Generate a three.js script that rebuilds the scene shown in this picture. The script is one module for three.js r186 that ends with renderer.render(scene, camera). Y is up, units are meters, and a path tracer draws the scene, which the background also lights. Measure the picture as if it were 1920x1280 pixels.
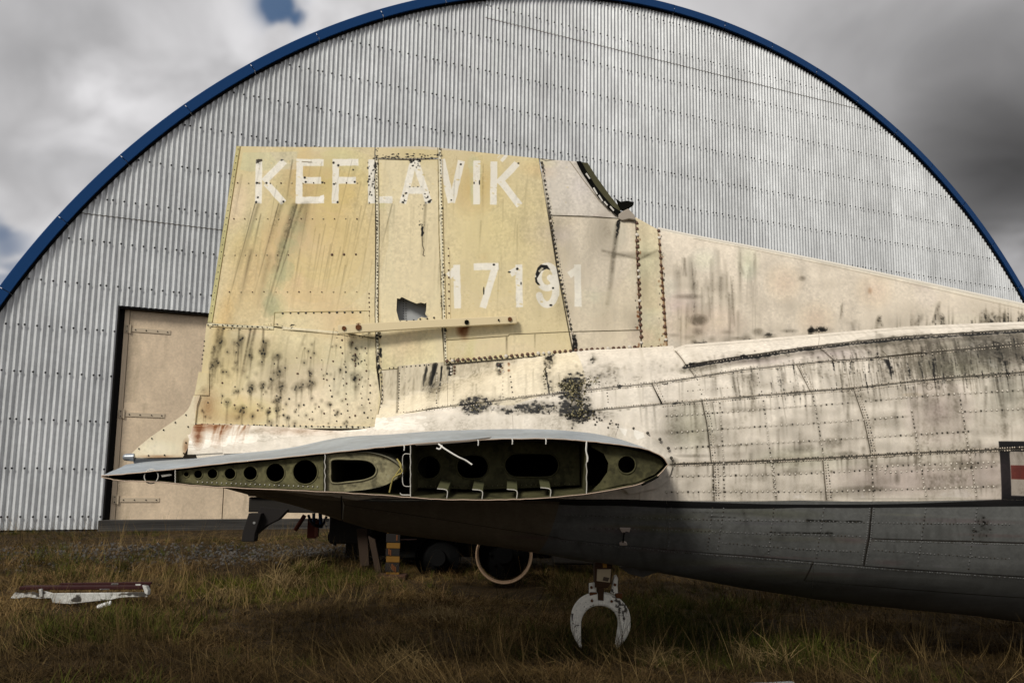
import * as THREE from 'three';
import { mergeGeometries } from 'three/addons/utils/BufferGeometryUtils.js';
import { RoundedBoxGeometry } from 'three/addons/geometries/RoundedBoxGeometry.js';

// ------------------------------------------------------------------ camera, sky, sun, exposure
const EY = 1.05;                       // eye height above the grass
const FPX = 1748.1, PITCH = 0.14196, ROLL = 0.014635;
const scene = new THREE.Scene();
const camera = new THREE.PerspectiveCamera(2 * Math.atan(640 / FPX) * 180 / Math.PI, 1.5015, 0.1, 3000);
camera.position.set(0, EY, 0);
camera.rotation.set(PITCH, 0, ROLL, 'XYZ');
scene.add(camera);
const EXPOSURE = 1.34;
const SUN_DIR = new THREE.Vector3(-0.40, 0.64, 0.68).normalize();
const sun = new THREE.DirectionalLight(new THREE.Color(1, 0.95, 0.87), 2.35);
sun.position.copy(SUN_DIR).multiplyScalar(60); sun.target.position.set(0, 0, -8);
sun.position.add(sun.target.position);
sun.castShadow = true; sun.shadow.radius = 28; sun.shadow.mapSize.set(2048, 2048);
Object.assign(sun.shadow.camera, { left: -25, right: 25, top: 25, bottom: -25, near: 1, far: 150 });
scene.add(sun, sun.target);

// ------------------------------------------------------------------ helpers: random, noise
let seed = 12345;
function rnd() { seed = (seed * 1664525 + 1013904223) >>> 0; return seed / 4294967296; }
const rr = (a, b) => a + (b - a) * rnd();
const NT = 256, ntab = new Float32Array(NT * NT);
for (let i = 0; i < NT * NT; i++) ntab[i] = rnd();
function vnoise(x, y) {
  const xi = Math.floor(x), yi = Math.floor(y); let fx = x - xi, fy = y - yi;
  fx = fx * fx * (3 - 2 * fx); fy = fy * fy * (3 - 2 * fy);
  const x0 = xi & 255, x1 = (xi + 1) & 255, y0 = (yi & 255) << 8, y1 = ((yi + 1) & 255) << 8;
  const a = ntab[y0 + x0], b = ntab[y0 + x1], c = ntab[y1 + x0], d = ntab[y1 + x1];
  return a + (b - a) * fx + (c - a) * fy + (a - b - c + d) * fx * fy;
}
function fbm(x, y, o = 4) { let s = 0, a = 0.5, t = 0; for (let i = 0; i < o; i++) { s += a * vnoise(x, y); t += a; x = x * 2.03 + 17.1; y = y * 2.03 + 9.7; a *= 0.5; } return s / t; }
const clamp = (x, a = 0, b = 1) => Math.min(b, Math.max(a, x));
const sstep = (a, b, x) => { const t = clamp((x - a) / (b - a)); return t * t * (3 - 2 * t); };
const lerp = (a, b, t) => a + (b - a) * t;
function interp(tab, x, k = 1) {       // tab rows [x, v1, v2...]; smooth (monotone cubic-ish) interpolation
  const n = tab.length;
  if (x <= tab[0][0]) return tab[0][k];
  if (x >= tab[n - 1][0]) return tab[n - 1][k];
  let i = 0; while (x > tab[i + 1][0]) i++;
  const h = tab[i + 1][0] - tab[i][0], t = (x - tab[i][0]) / h;
  const sl = (j) => (j <= 0 ? (tab[1][k] - tab[0][k]) / (tab[1][0] - tab[0][0]) : j >= n - 1 ? (tab[n - 1][k] - tab[n - 2][k]) / (tab[n - 1][0] - tab[n - 2][0]) : (tab[j + 1][k] - tab[j - 1][k]) / (tab[j + 1][0] - tab[j - 1][0]));
  const t2 = t * t, t3 = t2 * t;
  return (2 * t3 - 3 * t2 + 1) * tab[i][k] + (t3 - 2 * t2 + t) * h * sl(i) + (-2 * t3 + 3 * t2) * tab[i + 1][k] + (t3 - t2) * h * sl(i + 1);
}
// pixel of the photograph (1920 x 1280) -> ray from the eye; at(): the point of that ray Z metres away
const cR = Math.cos(ROLL), sR = Math.sin(ROLL), cP = Math.cos(PITCH), sP = Math.sin(PITCH);
function ray(px, py) {
  const u0 = (px - 960) / FPX, w0 = (py - 640) / FPX;
  const u = cR * u0 + sR * w0, w = -sR * u0 + cR * w0;
  return [u, cP * -w - sP * -1, sP * -w + cP * -1];
}
function at(px, py, Z) { const r = ray(px, py), k = Z / -r[2]; return new THREE.Vector3(r[0] * k, r[1] * k + EY, -Z); }

// ------------------------------------------------------------------ sky: computed broken overcast
{
  const W = 2048, H = 1024, data = new Float32Array(W * H * 4);
  const dirOf = (px, py) => { const r = ray(px, py), l = Math.hypot(...r); return [r[0] / l, r[1] / l, r[2] / l]; };
  const spots = [ // px, py, angular size, elongation handled by two spots; kind b = blue gap, d = dark cloud, w = bright cloud
    [512, 10, 0.018, 'b', 0.95], [536, 20, 0.017, 'b', 1.1], [556, 32, 0.011, 'b', 1.1], [510, 28, 0.012, 'b', 0.8], [2, 440, 0.020, 'b', 0.55], [12, 460, 0.022, 'b', 0.5], [10, 510, 0.035, 'b', 0.42],
    [1925, 345, 0.10, 'd', 0.95], [1850, 310, 0.15, 'd', 0.42], [1990, 180, 0.24, 'd', 0.6], [1780, 330, 0.10, 'd', 0.22], [1660, 60, 0.15, 'd', 0.12],
    [1910, 480, 0.035, 'w', 0.35], [1930, 530, 0.05, 'w', 0.3], [165, 150, 0.045, 'w', 0.6], [215, 185, 0.04, 'w', 0.5], [330, 330, 0.09, 'w', 0.35], [420, 60, 0.10, 'w', 0.25], [640, 20, 0.08, 'w', 0.4],
    [80, 60, 0.12, 'd', 0.16], [300, 60, 0.14, 'd', 0.14], [60, 250, 0.10, 'd', 0.12]].map(([x, y, s, k, a]) => [dirOf(x, y), s, k, a]);
  for (let j = 0; j < H; j++) {
    const el = ((j + 0.5) / H - 0.5) * Math.PI, y = Math.sin(el), ch = Math.cos(el);
    for (let i = 0; i < W; i++) {
      const az = ((i + 0.5) / W - 0.5) * 2 * Math.PI, x = Math.cos(az) * ch, z = Math.sin(az) * ch;
      const up = Math.max(y, 0) + 0.28;
      const X = x / up * 2.1 + 31, Zc = z / up * 2.1 + 57;
      const wx = fbm(X * 0.9, Zc * 0.9, 3) * 1.6, wz = fbm(X * 0.9 + 40, Zc * 0.9 + 40, 3) * 1.6;
      let c = fbm(X + wx, Zc + wz, 6), c2 = fbm(X * 0.5 + wz + 9, Zc * 0.5 + wx, 4);
      let L = 0.455 + 0.34 * (c - 0.5) + 0.20 * (c2 - 0.5), blue = 0, fine = fbm((X + wx * .5) * 4.2, (Zc + wz * .5) * 4.2, 6); L += .20 * (fine - .5) + .16 * (fbm((X + wx) * 9 + 5, (Zc + wz) * 9, 4) - .5) * sstep(.42, .6, c);
      if (y < 0) L *= 0.8;
      for (const [d, s, k, a] of spots) {
        const ds = Math.acos(clamp(d[0] * x + d[1] * y + d[2] * z, -1, 1));
        if (ds > s * 3) continue;
        let g = Math.exp(-ds * ds / (s * s)) * a;
        if (k === 'b') blue = Math.max(blue, Math.min(1, g * 1.5) * sstep(.46, .62, fine + .22 * (g - .45)) * .92);
        else if (k === 'd') L *= 1 - 0.86 * clamp(g * (0.85 + 0.5 * (c - 0.5)));
        else L += 0.20 * g * sstep(.32, .7, fine * .7 + c * .3) * 1.6;
      }
      const g = sstep(0.45, 0.62, fbm(X * 0.8 + 70, Zc * 0.8 + 20, 4)) * 0.12; blue = Math.max(blue, y > 0.75 ? g : 0);
      const q = (j * W + i) * 4, warm = 0.02 * (c2 - 0.5);
      data[q] = lerp(L * (1.0 + warm), 0.028, blue); data[q + 1] = lerp(L * 0.985, 0.075, blue); data[q + 2] = lerp(L * (1.0 - warm), 0.16, blue); data[q + 3] = 1;
    }
  }
  const sky = new THREE.DataTexture(data, W, H, THREE.RGBAFormat, THREE.FloatType);
  sky.mapping = THREE.EquirectangularReflectionMapping; sky.magFilter = THREE.LinearFilter; sky.minFilter = THREE.LinearFilter; sky.needsUpdate = true;
  scene.background = sky; scene.environment = sky;
}

// ------------------------------------------------------------------ helpers: scene objects
const used = {};
function numbered(n) { const k = used[n] = (used[n] ?? -1) + 1; return k ? `${n}_${String(k).padStart(3, '0')}` : n; }
function tag(o, label, category, group, kind) { if (label) o.userData.label = label; if (category) o.userData.category = category; if (group) o.userData.group = group; if (kind) o.userData.kind = kind; return o; }
function thing(name, pos, label, category, group) { const g = new THREE.Group(); g.name = numbered(name); g.position.copy(pos); g.userData.origin = undefined; scene.add(g); return tag(g, label, category, group); }
const baseOf = (o) => { const v = new THREE.Vector3(); for (let p = o; p && p !== scene; p = p.parent) v.add(p.position); return v; };
// mesh(): geometry given in world coordinates, hung under parent
function mesh(name, geo, mat, parent = scene) {
  if (Array.isArray(geo)) geo = geo.length > 1 ? mergeGeometries(geo.map(strip)) : geo[0];
  const m = new THREE.Mesh(geo, mat); m.castShadow = m.receiveShadow = true;
  m.name = parent === scene ? numbered(name) : name;
  if (parent !== scene) { const b = baseOf(parent); geo.translate(-b.x, -b.y, -b.z); }
  parent.add(m); return m;
}
function strip(g) { let o = g.index ? g.toNonIndexed() : g.clone(); for (const k of Object.keys(o.attributes)) if (!['position', 'normal', 'uv'].includes(k)) o.deleteAttribute(k); if (!o.attributes.uv) o.setAttribute('uv', new THREE.Float32BufferAttribute(new Float32Array(o.attributes.position.count * 2), 2)); return o; }
const M = (c, r = 0.8, me = 0, extra = {}) => new THREE.MeshPhysicalMaterial({ specularIntensity: me > 0 ? 1 : .35, color: new THREE.Color().setRGB(...c), roughness: r, metalness: me, side: THREE.DoubleSide, ...extra });
function box(c, sx, sy, sz, q, bev = 0.004) { const g = bev > 0 ? new RoundedBoxGeometry(sx, sy, sz, 1, Math.min(bev, sx * .45, sy * .45, sz * .45)) : new THREE.BoxGeometry(sx, sy, sz); if (q) g.applyQuaternion(q); g.translate(c.x, c.y, c.z); return g; }
function tube(pts, r, seg = 8, rad = 6) { return new THREE.TubeGeometry(new THREE.CatmullRomCurve3(pts), seg, r, rad, false); }
function rod(a, b, r, r2 = r, n = 10) { const d = b.clone().sub(a), g = new THREE.CylinderGeometry(r2, r, d.length(), n); g.applyQuaternion(new THREE.Quaternion().setFromUnitVectors(new THREE.Vector3(0, 1, 0), d.normalize())); const c = a.clone().add(b).multiplyScalar(.5); g.translate(c.x, c.y, c.z); return g; }
// plate from an outline of photo pixels at depth Z, thickness running away from the viewer
function plate(pts, Z, t, holes = [], bevel = 0) {
  const s = new THREE.Shape(pts.map(([x, y]) => { const p = at(x, y, Z); return new THREE.Vector2(p.x, p.y); }));
  for (const h of holes) s.holes.push(new THREE.Path(h.map(([x, y]) => { const p = at(x, y, Z); return new THREE.Vector2(p.x, p.y); })));
  const g = new THREE.ExtrudeGeometry(s, { depth: t, bevelEnabled: bevel > 0, bevelSize: bevel, bevelThickness: bevel, bevelOffset: -bevel, bevelSegments: 2, curveSegments: 12 });
  g.translate(0, 0, -Z - t); return g;
}
const circ = (x, y, rx, ry = rx, n = 24, k = 2) => Array.from({ length: n }, (_, i) => { const a = i / n * 2 * Math.PI, c = Math.cos(a), s = Math.sin(a); return [x + rx * Math.sign(c) * Math.abs(c) ** (2 / k), y + ry * Math.sign(s) * Math.abs(s) ** (2 / k)]; });
const slot = (x, y, w, h, n = 10) => { const r = h / 2, o = []; for (let i = 0; i <= n; i++) { const a = -Math.PI / 2 + i / n * Math.PI; o.push([x + w / 2 - r + r * Math.cos(a), y + r * Math.sin(a)]); } for (let i = 0; i <= n; i++) { const a = Math.PI / 2 + i / n * Math.PI; o.push([x - w / 2 + r + r * Math.cos(a), y + r * Math.sin(a)]); } return o; };
function dataTex(W, H, fn, srgb = true) {
  const d = new Uint8Array(W * H * 4); const o = [0, 0, 0];
  for (let j = 0; j < H; j++) for (let i = 0; i < W; i++) { fn(i, j, o); const q = (j * W + i) * 4; d[q] = clamp(o[0], 0, 255); d[q + 1] = clamp(o[1], 0, 255); d[q + 2] = clamp(o[2], 0, 255); d[q + 3] = 255; }
  const t = new THREE.DataTexture(d, W, H); t.wrapS = t.wrapT = THREE.RepeatWrapping; t.magFilter = THREE.LinearFilter; t.minFilter = THREE.LinearMipmapLinearFilter; t.generateMipmaps = true; if (srgb) t.colorSpace = THREE.SRGBColorSpace; t.needsUpdate = true; return t;
}
// noise that tiles over 0..1
function tile(u, v, f, o = 4) { let s = 0, a = .5, t = 0; for (let i = 0; i < o; i++) { const x = u * f, y = v * f, xi = Math.floor(x), yi = Math.floor(y); let fx = x - xi, fy = y - yi; fx = fx * fx * (3 - 2 * fx); fy = fy * fy * (3 - 2 * fy); const g = (p, q) => ntab[(((q % f + i * 37) & 255) << 8) + ((p % f + i * 91) & 255)]; const A = g(xi, yi), B = g(xi + 1, yi), C = g(xi, yi + 1), D = g(xi + 1, yi + 1); s += a * (A + (B - A) * fx + (C - A) * fy + (A - B - C + D) * fx * fy); t += a; a *= .5; f *= 2; } return s / t; }

// ------------------------------------------------------------------ ground
function groundY(x, z) {
  const d = -z;
  let y = 0.19 * sstep(6.4, 12.0, d) + (fbm(x * 0.9 + 50, z * 0.9 + 50, 4) - 0.5) * 0.10 * sstep(3, 5, d) * (1 - 0.75 * sstep(10.5, 12.5, d));
  const hump = (cx, cz, r, h) => { y += h * Math.exp(-((x - cx) ** 2 + (z - cz) ** 2) / (r * r)); };
  hump(-2.2, -9.2, 0.8, 0.10); hump(-1.25, -8.3, 0.5, 0.05); hump(0.1, -5.9, 0.6, -0.03); hump(1.0, -7.3, 0.8, 0.06);
  if (d > 40) y += 0;
  return y;
}
const soilTex = dataTex(512, 512, (i, j, o) => { const u = i / 512, v = j / 512, a = tile(u, v, 8, 6), b = tile(u + .3, v, 32, 4), k = 0.55 + 0.7 * a; o[0] = (44 + 22 * b) * k; o[1] = (35 + 17 * b) * k; o[2] = (22 + 10 * b) * k; });
const soilBump = dataTex(512, 512, (i, j, o) => { const u = i / 512, v = j / 512; o[0] = o[1] = o[2] = 255 * tile(u, v, 16, 6); }, false);
{
  const xs = [], zs = [];
  const push = (arr, a, b, st) => { for (let q = a; q < b - 1e-6; q += st) arr.push(q); };
  push(xs, -900, -60, 120); push(xs, -60, -12, 6); push(xs, -12, 12, 0.16); push(xs, 12, 60, 6); push(xs, 60, 901, 120);
  push(zs, -900, -60, 120); push(zs, -60, -16, 4); push(zs, -16, -2, 0.14); push(zs, -2, 60, 6); push(zs, 60, 901, 120);
  const pos = [], uv = [], idx = [];
  for (const z of zs) for (const x of xs) { pos.push(x, groundY(x, z), z); uv.push(x / 1.3, z / 1.3); }
  const nx = xs.length;
  for (let j = 0; j < zs.length - 1; j++) for (let i = 0; i < nx - 1; i++) { const a = j * nx + i; idx.push(a, a + nx, a + 1, a + 1, a + nx, a + nx + 1); }
  const g = new THREE.BufferGeometry(); g.setAttribute('position', new THREE.Float32BufferAttribute(pos, 3)); g.setAttribute('uv', new THREE.Float32BufferAttribute(uv, 2)); g.setIndex(idx); g.computeVertexNormals();
  tag(mesh('ground', g, new THREE.MeshPhysicalMaterial({ map: soilTex, bumpMap: soilBump, bumpScale: 0.02, roughness: 1, specularIntensity: .2 })), null, null, null, 'structure');
  // low dark hill beyond the right end of the hangar
  const hp = [], hi = []; const N = 40, K = 10;
  for (let k = 0; k <= K; k++) for (let i = 0; i <= N; i++) { const x = 150 + i * 9, e = Math.sin(Math.PI * clamp(i / N)) ** 0.6, t = k / K; hp.push(x, -1 + e * 58 * Math.sin(Math.PI * t) * (0.8 + 0.4 * fbm(i * 0.22, k * .4, 4)), -230 - 200 * t); }
  for (let k = 0; k < K; k++) for (let i = 0; i < N; i++) { const a = k * (N + 1) + i; hi.push(a, a + 1, a + N + 1, a + 1, a + N + 2, a + N + 1); }
  const hg = new THREE.BufferGeometry(); hg.setAttribute('position', new THREE.Float32BufferAttribute(hp, 3)); hg.setIndex(hi); hg.computeVertexNormals();
  tag(mesh('hill', hg, M([.07, .055, .035], 1)), null, null, null, 'structure');
}

// ------------------------------------------------------------------ hangar
const TH = 0.44804, WP = 0.076;
const WO = new THREE.Vector3(-6.77734, EY, -12.63848), WD = new THREE.Vector3(Math.cos(TH), 0, -Math.sin(TH)), WN = new THREE.Vector3(Math.sin(TH), 0, Math.cos(TH));
const wpt = (s, y, off = 0) => new THREE.Vector3(WO.x + WD.x * s + WN.x * off, y, WO.z + WD.z * s + WN.z * off);
function wallHit(px, py, off = 0) { const r = ray(px, py), o = WO.clone().addScaledVector(WN, off), k = (o.x * WN.x + (o.z) * WN.z) / (r[0] * WN.x + r[2] * WN.z); const p = new THREE.Vector3(r[0] * k, r[1] * k + EY, r[2] * k).sub(o); return [p.dot(WD), p.y + o.y]; }
const WQ = new THREE.Quaternion().setFromAxisAngle(new THREE.Vector3(0, 1, 0), TH);
function wbox(s0, s1, y0, y1, f0, f1, bev = 0.003) { return box(wpt((s0 + s1) / 2, (y0 + y1) / 2, (f0 + f1) / 2), s1 - s0, y1 - y0, f1 - f0, WQ, bev); }
const ARC = { s: 11.014, y: -3.495 + EY, R: 12.739 };
const BASE_Y = 0.22, DOOR = { s0: 1.243, s1: 4.55, y0: 0.345, y1: 3.372 };
const JOINT1 = 1.234 * 0 + EY + 3.66 - 1.87, rowsH = [-0.656, -0.007, 0.653, 1.301, 1.943, 2.59, 3.221, 3.848, 4.499, 5.154, 5.803, 6.432, 7.057, 7.681, 8.28, 8.889].map((h) => h + EY);
const galvA = dataTex(1024, 1024, (i, j, o) => { // galvanised sheet: cloudy spangle and faint run marks
  const u = i / 1024, v = j / 1024, a = tile(u, v, 6, 5), b = tile(u + .4, v + .1, 64, 3), c = tile(u * 1, (v * 0.0625) % 1, 128, 2);
  const k = 197 + 34 * (a - .5) + 16 * (b - .5) + 26 * (c - .5); o[0] = k * 0.995; o[1] = k * 1.0; o[2] = k * 1.005;
});
const sheetMat = [0.95, 1.0, 1.05, 0.90].map((k) => new THREE.MeshStandardMaterial({ map: galvA, color: new THREE.Color().setRGB(k * .98, k, k), roughness: 0.45, metalness: 0.12, side: THREE.DoubleSide }));
const hangar = thing('hangar', wpt(11, BASE_Y, 0), 'arched corrugated steel hangar with blue trim along its curved roof edge', 'hangar');
{
  const archY = (s, R) => { const q = R * R - (s - ARC.s) ** 2; return q > 0 ? ARC.y + Math.sqrt(q) : -10; };
  const RT = ARC.R - 0.06;
  const j1 = wallHit(300, 405)[1], j2 = wallHit(1220, 100)[1];
  const NS = 10, lapShadeMat = M([.14, .13, .115], .9), trimShadeMat = M([.006, .006, .007], .95, 0, { specularIntensity: .1 });
  for (let k = -2; k <= 23; k++) {
    const tiers = [[BASE_Y, j1, -0.004], [j1 - 0.1, (k >= 7 && k <= 17) ? j2 : 99, 0]];
    if (k >= 7 && k <= 17) tiers.push([j2 - 0.1, 99, 0.004]);
    for (const [ya, yb, off] of tiers) {
      let cols = [];
      for (let i = 0; i <= 13 * NS + NS; i++) cols.push((13 * k + i / NS - 0.25) * WP);
      for (const e of [DOOR.s0, DOOR.s1]) if (e > cols[0] && e < cols[cols.length - 1]) { cols.push(e - 1e-4, e + 1e-4); }
      cols.sort((a, b) => a - b);
      const pos = [], nor = [], uv = [], idx = []; const o2 = off + (k & 1 ? 0.0025 : 0);
      let prev = -1;
      for (const s of cols) {
        let y0 = ya, y1 = Math.min(yb, archY(s, RT));
        if (s > DOOR.s0 && s < DOOR.s1) y0 = Math.max(y0, DOOR.y1);
        if (y1 <= y0 + 0.002) { prev = -1; continue; }
        const ph = 2 * Math.PI * s / WP, f = 0.0165 * Math.cos(ph) + o2, sl = -0.0165 * Math.sin(ph) * 2 * Math.PI / WP;
        const n = WN.clone().addScaledVector(WD, -sl).normalize();
        const a = wpt(s, y0, f), b = wpt(s, y1, f), c = pos.length / 3;
        pos.push(a.x, a.y, a.z, b.x, b.y, b.z); nor.push(n.x, n.y, n.z, n.x, n.y, n.z); uv.push(s / 2.3 + k * .37, y0 / 2.3, s / 2.3 + k * .37, y1 / 2.3);
        if (prev >= 0) idx.push(prev, c, prev + 1, prev + 1, c, c + 1);
        prev = c;
      }
      if (!idx.length) continue;
      const g = new THREE.BufferGeometry(); g.setAttribute('position', new THREE.Float32BufferAttribute(pos, 3)); g.setAttribute('normal', new THREE.Float32BufferAttribute(nor, 3)); g.setAttribute('uv', new THREE.Float32BufferAttribute(uv, 2)); g.setIndex(idx);
      mesh('corrugated_sheet', g, sheetMat[(k * 7 + tiers.length + 40) % 4], hangar);
      if (ya > 1) { // dark ribbon painting the shadow line under the lapped sheet
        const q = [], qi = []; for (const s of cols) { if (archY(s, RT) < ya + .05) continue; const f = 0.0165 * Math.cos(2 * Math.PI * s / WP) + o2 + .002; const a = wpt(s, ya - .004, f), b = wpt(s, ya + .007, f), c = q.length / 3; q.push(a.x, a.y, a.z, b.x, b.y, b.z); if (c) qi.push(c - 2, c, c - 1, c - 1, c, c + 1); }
        if (qi.length) { const e = new THREE.BufferGeometry(); e.setAttribute('position', new THREE.Float32BufferAttribute(q, 3)); e.setIndex(qi); e.computeVertexNormals(); mesh('lap_shadow_strip', e, lapShadeMat, hangar); }
      }
    }
  }
  // roofing screws
  const scr = new THREE.InstancedMesh(new THREE.CylinderGeometry(0.0125, 0.0155, 0.014, 6).rotateX(Math.PI / 2), M([.012, .012, .014], .8), 6000);
  let n = 0; const mm = new THREE.Matrix4(), b0 = baseOf(hangar), one = new THREE.Vector3(1, 1, 1);
  const rowList = rowsH;
  const seen = new Set();
  for (let r = 0; r < rowList.length; r++) for (let k = -2; k <= 23; k++) for (const t of [0, 1, 3, 5, 7, 9, 11]) {
    const id = 13 * k + t, s = id * WP, y = rowList[r] + (rnd() - .5) * 0.006;
    if (r >= rowsH.length && t % 2 === 0 && t) continue;
    if (y < BASE_Y + .05 || y > archY(s, RT) - 0.06 || (s > DOOR.s0 - .02 && s < DOOR.s1 + .02 && y < DOOR.y1 + .03)) continue;
    const p = wpt(s, y, 0.0215).sub(b0); mm.compose(p, WQ, one); scr.setMatrixAt(n++, mm);
  }
  scr.count = n; scr.name = 'screws'; tag(scr, null, null, null, 'stuff'); scr.castShadow = true; hangar.add(scr);
  // blue trim: curved box pieces along the arch
  const blue = new THREE.MeshPhysicalMaterial({ specularIntensity: .35, color: new THREE.Color().setRGB(.002, .038, .135), roughness: .5, side: THREE.DoubleSide });
  const a0 = Math.acos(clamp((-1.5 - ARC.s) / ARC.R, -1, 1)), a1 = Math.acos(clamp((23.5 - ARC.s) / ARC.R, -1, 1));
  const segs = Math.round((a0 - a1) * ARC.R / 1.24);
  for (let q = 0; q < segs; q++) {
    const A = a0 + (a1 - a0) * (q / segs) - 0.0004, B = a0 + (a1 - a0) * ((q + 1) / segs) + 0.0004, pos = [], idx = [], K = 6, prof = [[-.145, .03], [-.145, .075], [-.14, .078], [.0, .078], [.008, .07], [.008, -.04]], bump = (q & 1) * .003;
    for (let i = 0; i <= K; i++) { const a = lerp(A, B, i / K); for (const [dr, f] of prof) { const R = ARC.R + dr, p = wpt(ARC.s + R * Math.cos(a), ARC.y + R * Math.sin(a), f + bump); pos.push(p.x, p.y, p.z); } }
    const m = prof.length; for (let i = 0; i < K; i++) for (let j = 0; j < m - 1; j++) { const c = i * m + j; idx.push(c, c + 1, c + m, c + 1, c + m + 1, c + m); }
    let g = new THREE.BufferGeometry(); g.setAttribute('position', new THREE.Float32BufferAttribute(pos, 3)); g.setIndex(idx); g = g.toNonIndexed(); g.computeVertexNormals();
    mesh('trim_segment', g, blue, hangar);
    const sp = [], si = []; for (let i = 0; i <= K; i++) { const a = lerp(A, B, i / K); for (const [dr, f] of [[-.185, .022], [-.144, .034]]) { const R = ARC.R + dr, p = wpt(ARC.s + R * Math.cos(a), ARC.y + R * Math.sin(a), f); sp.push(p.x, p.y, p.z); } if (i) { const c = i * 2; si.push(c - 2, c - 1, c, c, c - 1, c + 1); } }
    const sg = new THREE.BufferGeometry(); sg.setAttribute('position', new THREE.Float32BufferAttribute(sp, 3)); sg.setIndex(si); sg.computeVertexNormals(); mesh('trim_shadow_band', sg, trimShadeMat, hangar);  // black band drawn as the shadow below the trim
  }
  // roof barrel and back wall
  const rp = [], ri = [], K = 60; for (let i = 0; i <= K; i++) { const a = lerp(a0, a1, i / K); for (const f of [-.02, -28]) { const p = wpt(ARC.s + (ARC.R - .02) * Math.cos(a), ARC.y + (ARC.R - .02) * Math.sin(a), f); rp.push(p.x, p.y, p.z); } }
  for (let i = 0; i < K; i++) { const c = i * 2; ri.push(c, c + 1, c + 2, c + 2, c + 1, c + 3); }
  const rg = new THREE.BufferGeometry(); rg.setAttribute('position', new THREE.Float32BufferAttribute(rp, 3)); rg.setIndex(ri); rg.computeVertexNormals();
  mesh('roof', rg, M([.25, .26, .27], .6, .2), hangar);
  const bs = new THREE.Shape(); for (let i = 0; i <= K; i++) { const a = lerp(a0, a1, i / K), x = ARC.s + (ARC.R - .04) * Math.cos(a), y = ARC.y + (ARC.R - .04) * Math.sin(a); i ? bs.lineTo(x, y) : bs.moveTo(x, y); }
  const bg = new THREE.ShapeGeometry(bs), bp = bg.attributes.position; for (let i = 0; i < bp.count; i++) { const p = wpt(bp.getX(i), bp.getY(i), -27.9); bp.setXYZ(i, p.x, p.y, p.z); } bg.computeVertexNormals();
  mesh('back_wall', bg, M([.3, .3, .3], .8), hangar);
  // plinth
  const conc = new THREE.MeshStandardMaterial({ map: dataTex(512, 512, (i, j, o) => { const a = tile(i / 512, j / 512, 8, 6), b = tile(i / 512, j / 512, 64, 3); const k = 40 + 66 * a * a * 1.6 + 40 * (b - .5); o[0] = k; o[1] = k * .96; o[2] = k * .9; }), roughness: 1 });
  mesh('plinth', [wbox(DOOR.s0 - .05, 24, -.2, DOOR.y0 - .003, -.3, .035, .006)], conc, hangar);
  mesh('plinth', [wbox(-1.6, DOOR.s0 - .053, -.2, BASE_Y - .02, -.3, -.02, .006)], conc, hangar);
  // doorway
  const darkm = M([.012, .011, .010], .9);
  mesh('door_jamb', [wbox(DOOR.s0 + .002, DOOR.s0 + .02, DOOR.y0, DOOR.y1, -.30, -.005), wbox(DOOR.s0 + .022, DOOR.s1, DOOR.y1 - .03, DOOR.y1 - .004, -.30, -.02)], darkm, hangar);
  const OFF = -0.14;
  const doorTex = dataTex(1024, 1024, (i, j, o) => { const u = i / 1024, v = j / 1024, a = tile(u, v, 5, 5), b = tile(u, v, 96, 3), c = tile(u * 1, v, 24, 4); const k = 1 + .16 * (a - .5) + .12 * (b - .5) + .08 * (c - .5); const st = .10 * sstep(.52, .8, tile(u * 1, v * .25 + .3, 16, 4)); o[0] = 211 * (k - st); o[1] = 191 * (k - st); o[2] = 163 * (k - st * 1.1); });
  const beige = new THREE.MeshStandardMaterial({ map: doorTex, roughness: .75 });
  const hw = M([.52, .43, .31], .6), blk = M([.01, .01, .01], .5);
  const fr = wallHit(234, 700, OFF)[0], lf = wallHit(243 - 12, 700, OFF)[0];
  const fs0 = wallHit(206, 960, OFF)[0], ls0 = wallHit(216.5, 960, OFF)[0], seam = wallHit(417.5, 945, OFF)[0], bot = wallHit(300, 975, OFF)[1], top = wallHit(300, 587, OFF)[1];
  mesh('door_frame', [wbox(DOOR.s0 + .02, fs0 - .001, DOOR.y0, top, OFF - .1, OFF - .03)], darkm, hangar);
  mesh('door_frame', [wbox(fs0, ls0 - .006, bot - .03, top + .05, OFF - .08, OFF, .004)], beige, hangar);
  mesh('door_frame', [wbox(ls0 - .004, DOOR.s1 - .02, top + .006, top + .05, OFF - .08, OFF, .004)], beige, hangar);
  mesh('door_recess', [wbox(fs0 - .1, DOOR.s1, DOOR.y0 - .01, DOOR.y1, OFF - .16, OFF - .09, 0)], darkm, hangar);
  const leafUV = (g, s0, y0) => { const p = g.attributes.position, uv = []; for (let i = 0; i < p.count; i++) { uv.push(((p.getX(i) - WO.x) / WD.x) / 2, p.getY(i) / 2); } g.setAttribute('uv', new THREE.Float32BufferAttribute(uv, 2)); return g; };
  const leaf1 = mesh('door_leaf', [leafUV(wbox(ls0, seam - .006, bot, top, OFF - .05, OFF + .004, .005))], beige, hangar);
  const leaf2 = mesh('door_leaf', [leafUV(wbox(seam + .006, DOOR.s1 - .06, bot, top, OFF - .05, OFF + .004, .005))], beige, hangar);
  for (const [x0, y0, x1, y1] of [[246, 617, 319, 624], [234, 776, 308, 780], [223, 935.5, 298, 938.5]]) {
    const [sa, ya] = wallHit(x0, y0, OFF), [sb, yb] = wallHit(x1, y1, OFF), y = (ya + yb) / 2, hh = 0.032;
    const h = mesh('hinge', [wbox(sa, sb, y - hh, y + hh, OFF + .006, OFF + .014, .003), wbox(sa - .085, sa - .03, y - .055, y + .065, OFF + .003, OFF + .012, .003),
      rod(wpt(sa - .018, y - .06, OFF + .018), wpt(sa - .018, y + .065, OFF + .018), .014)], hw, hangar);
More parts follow.
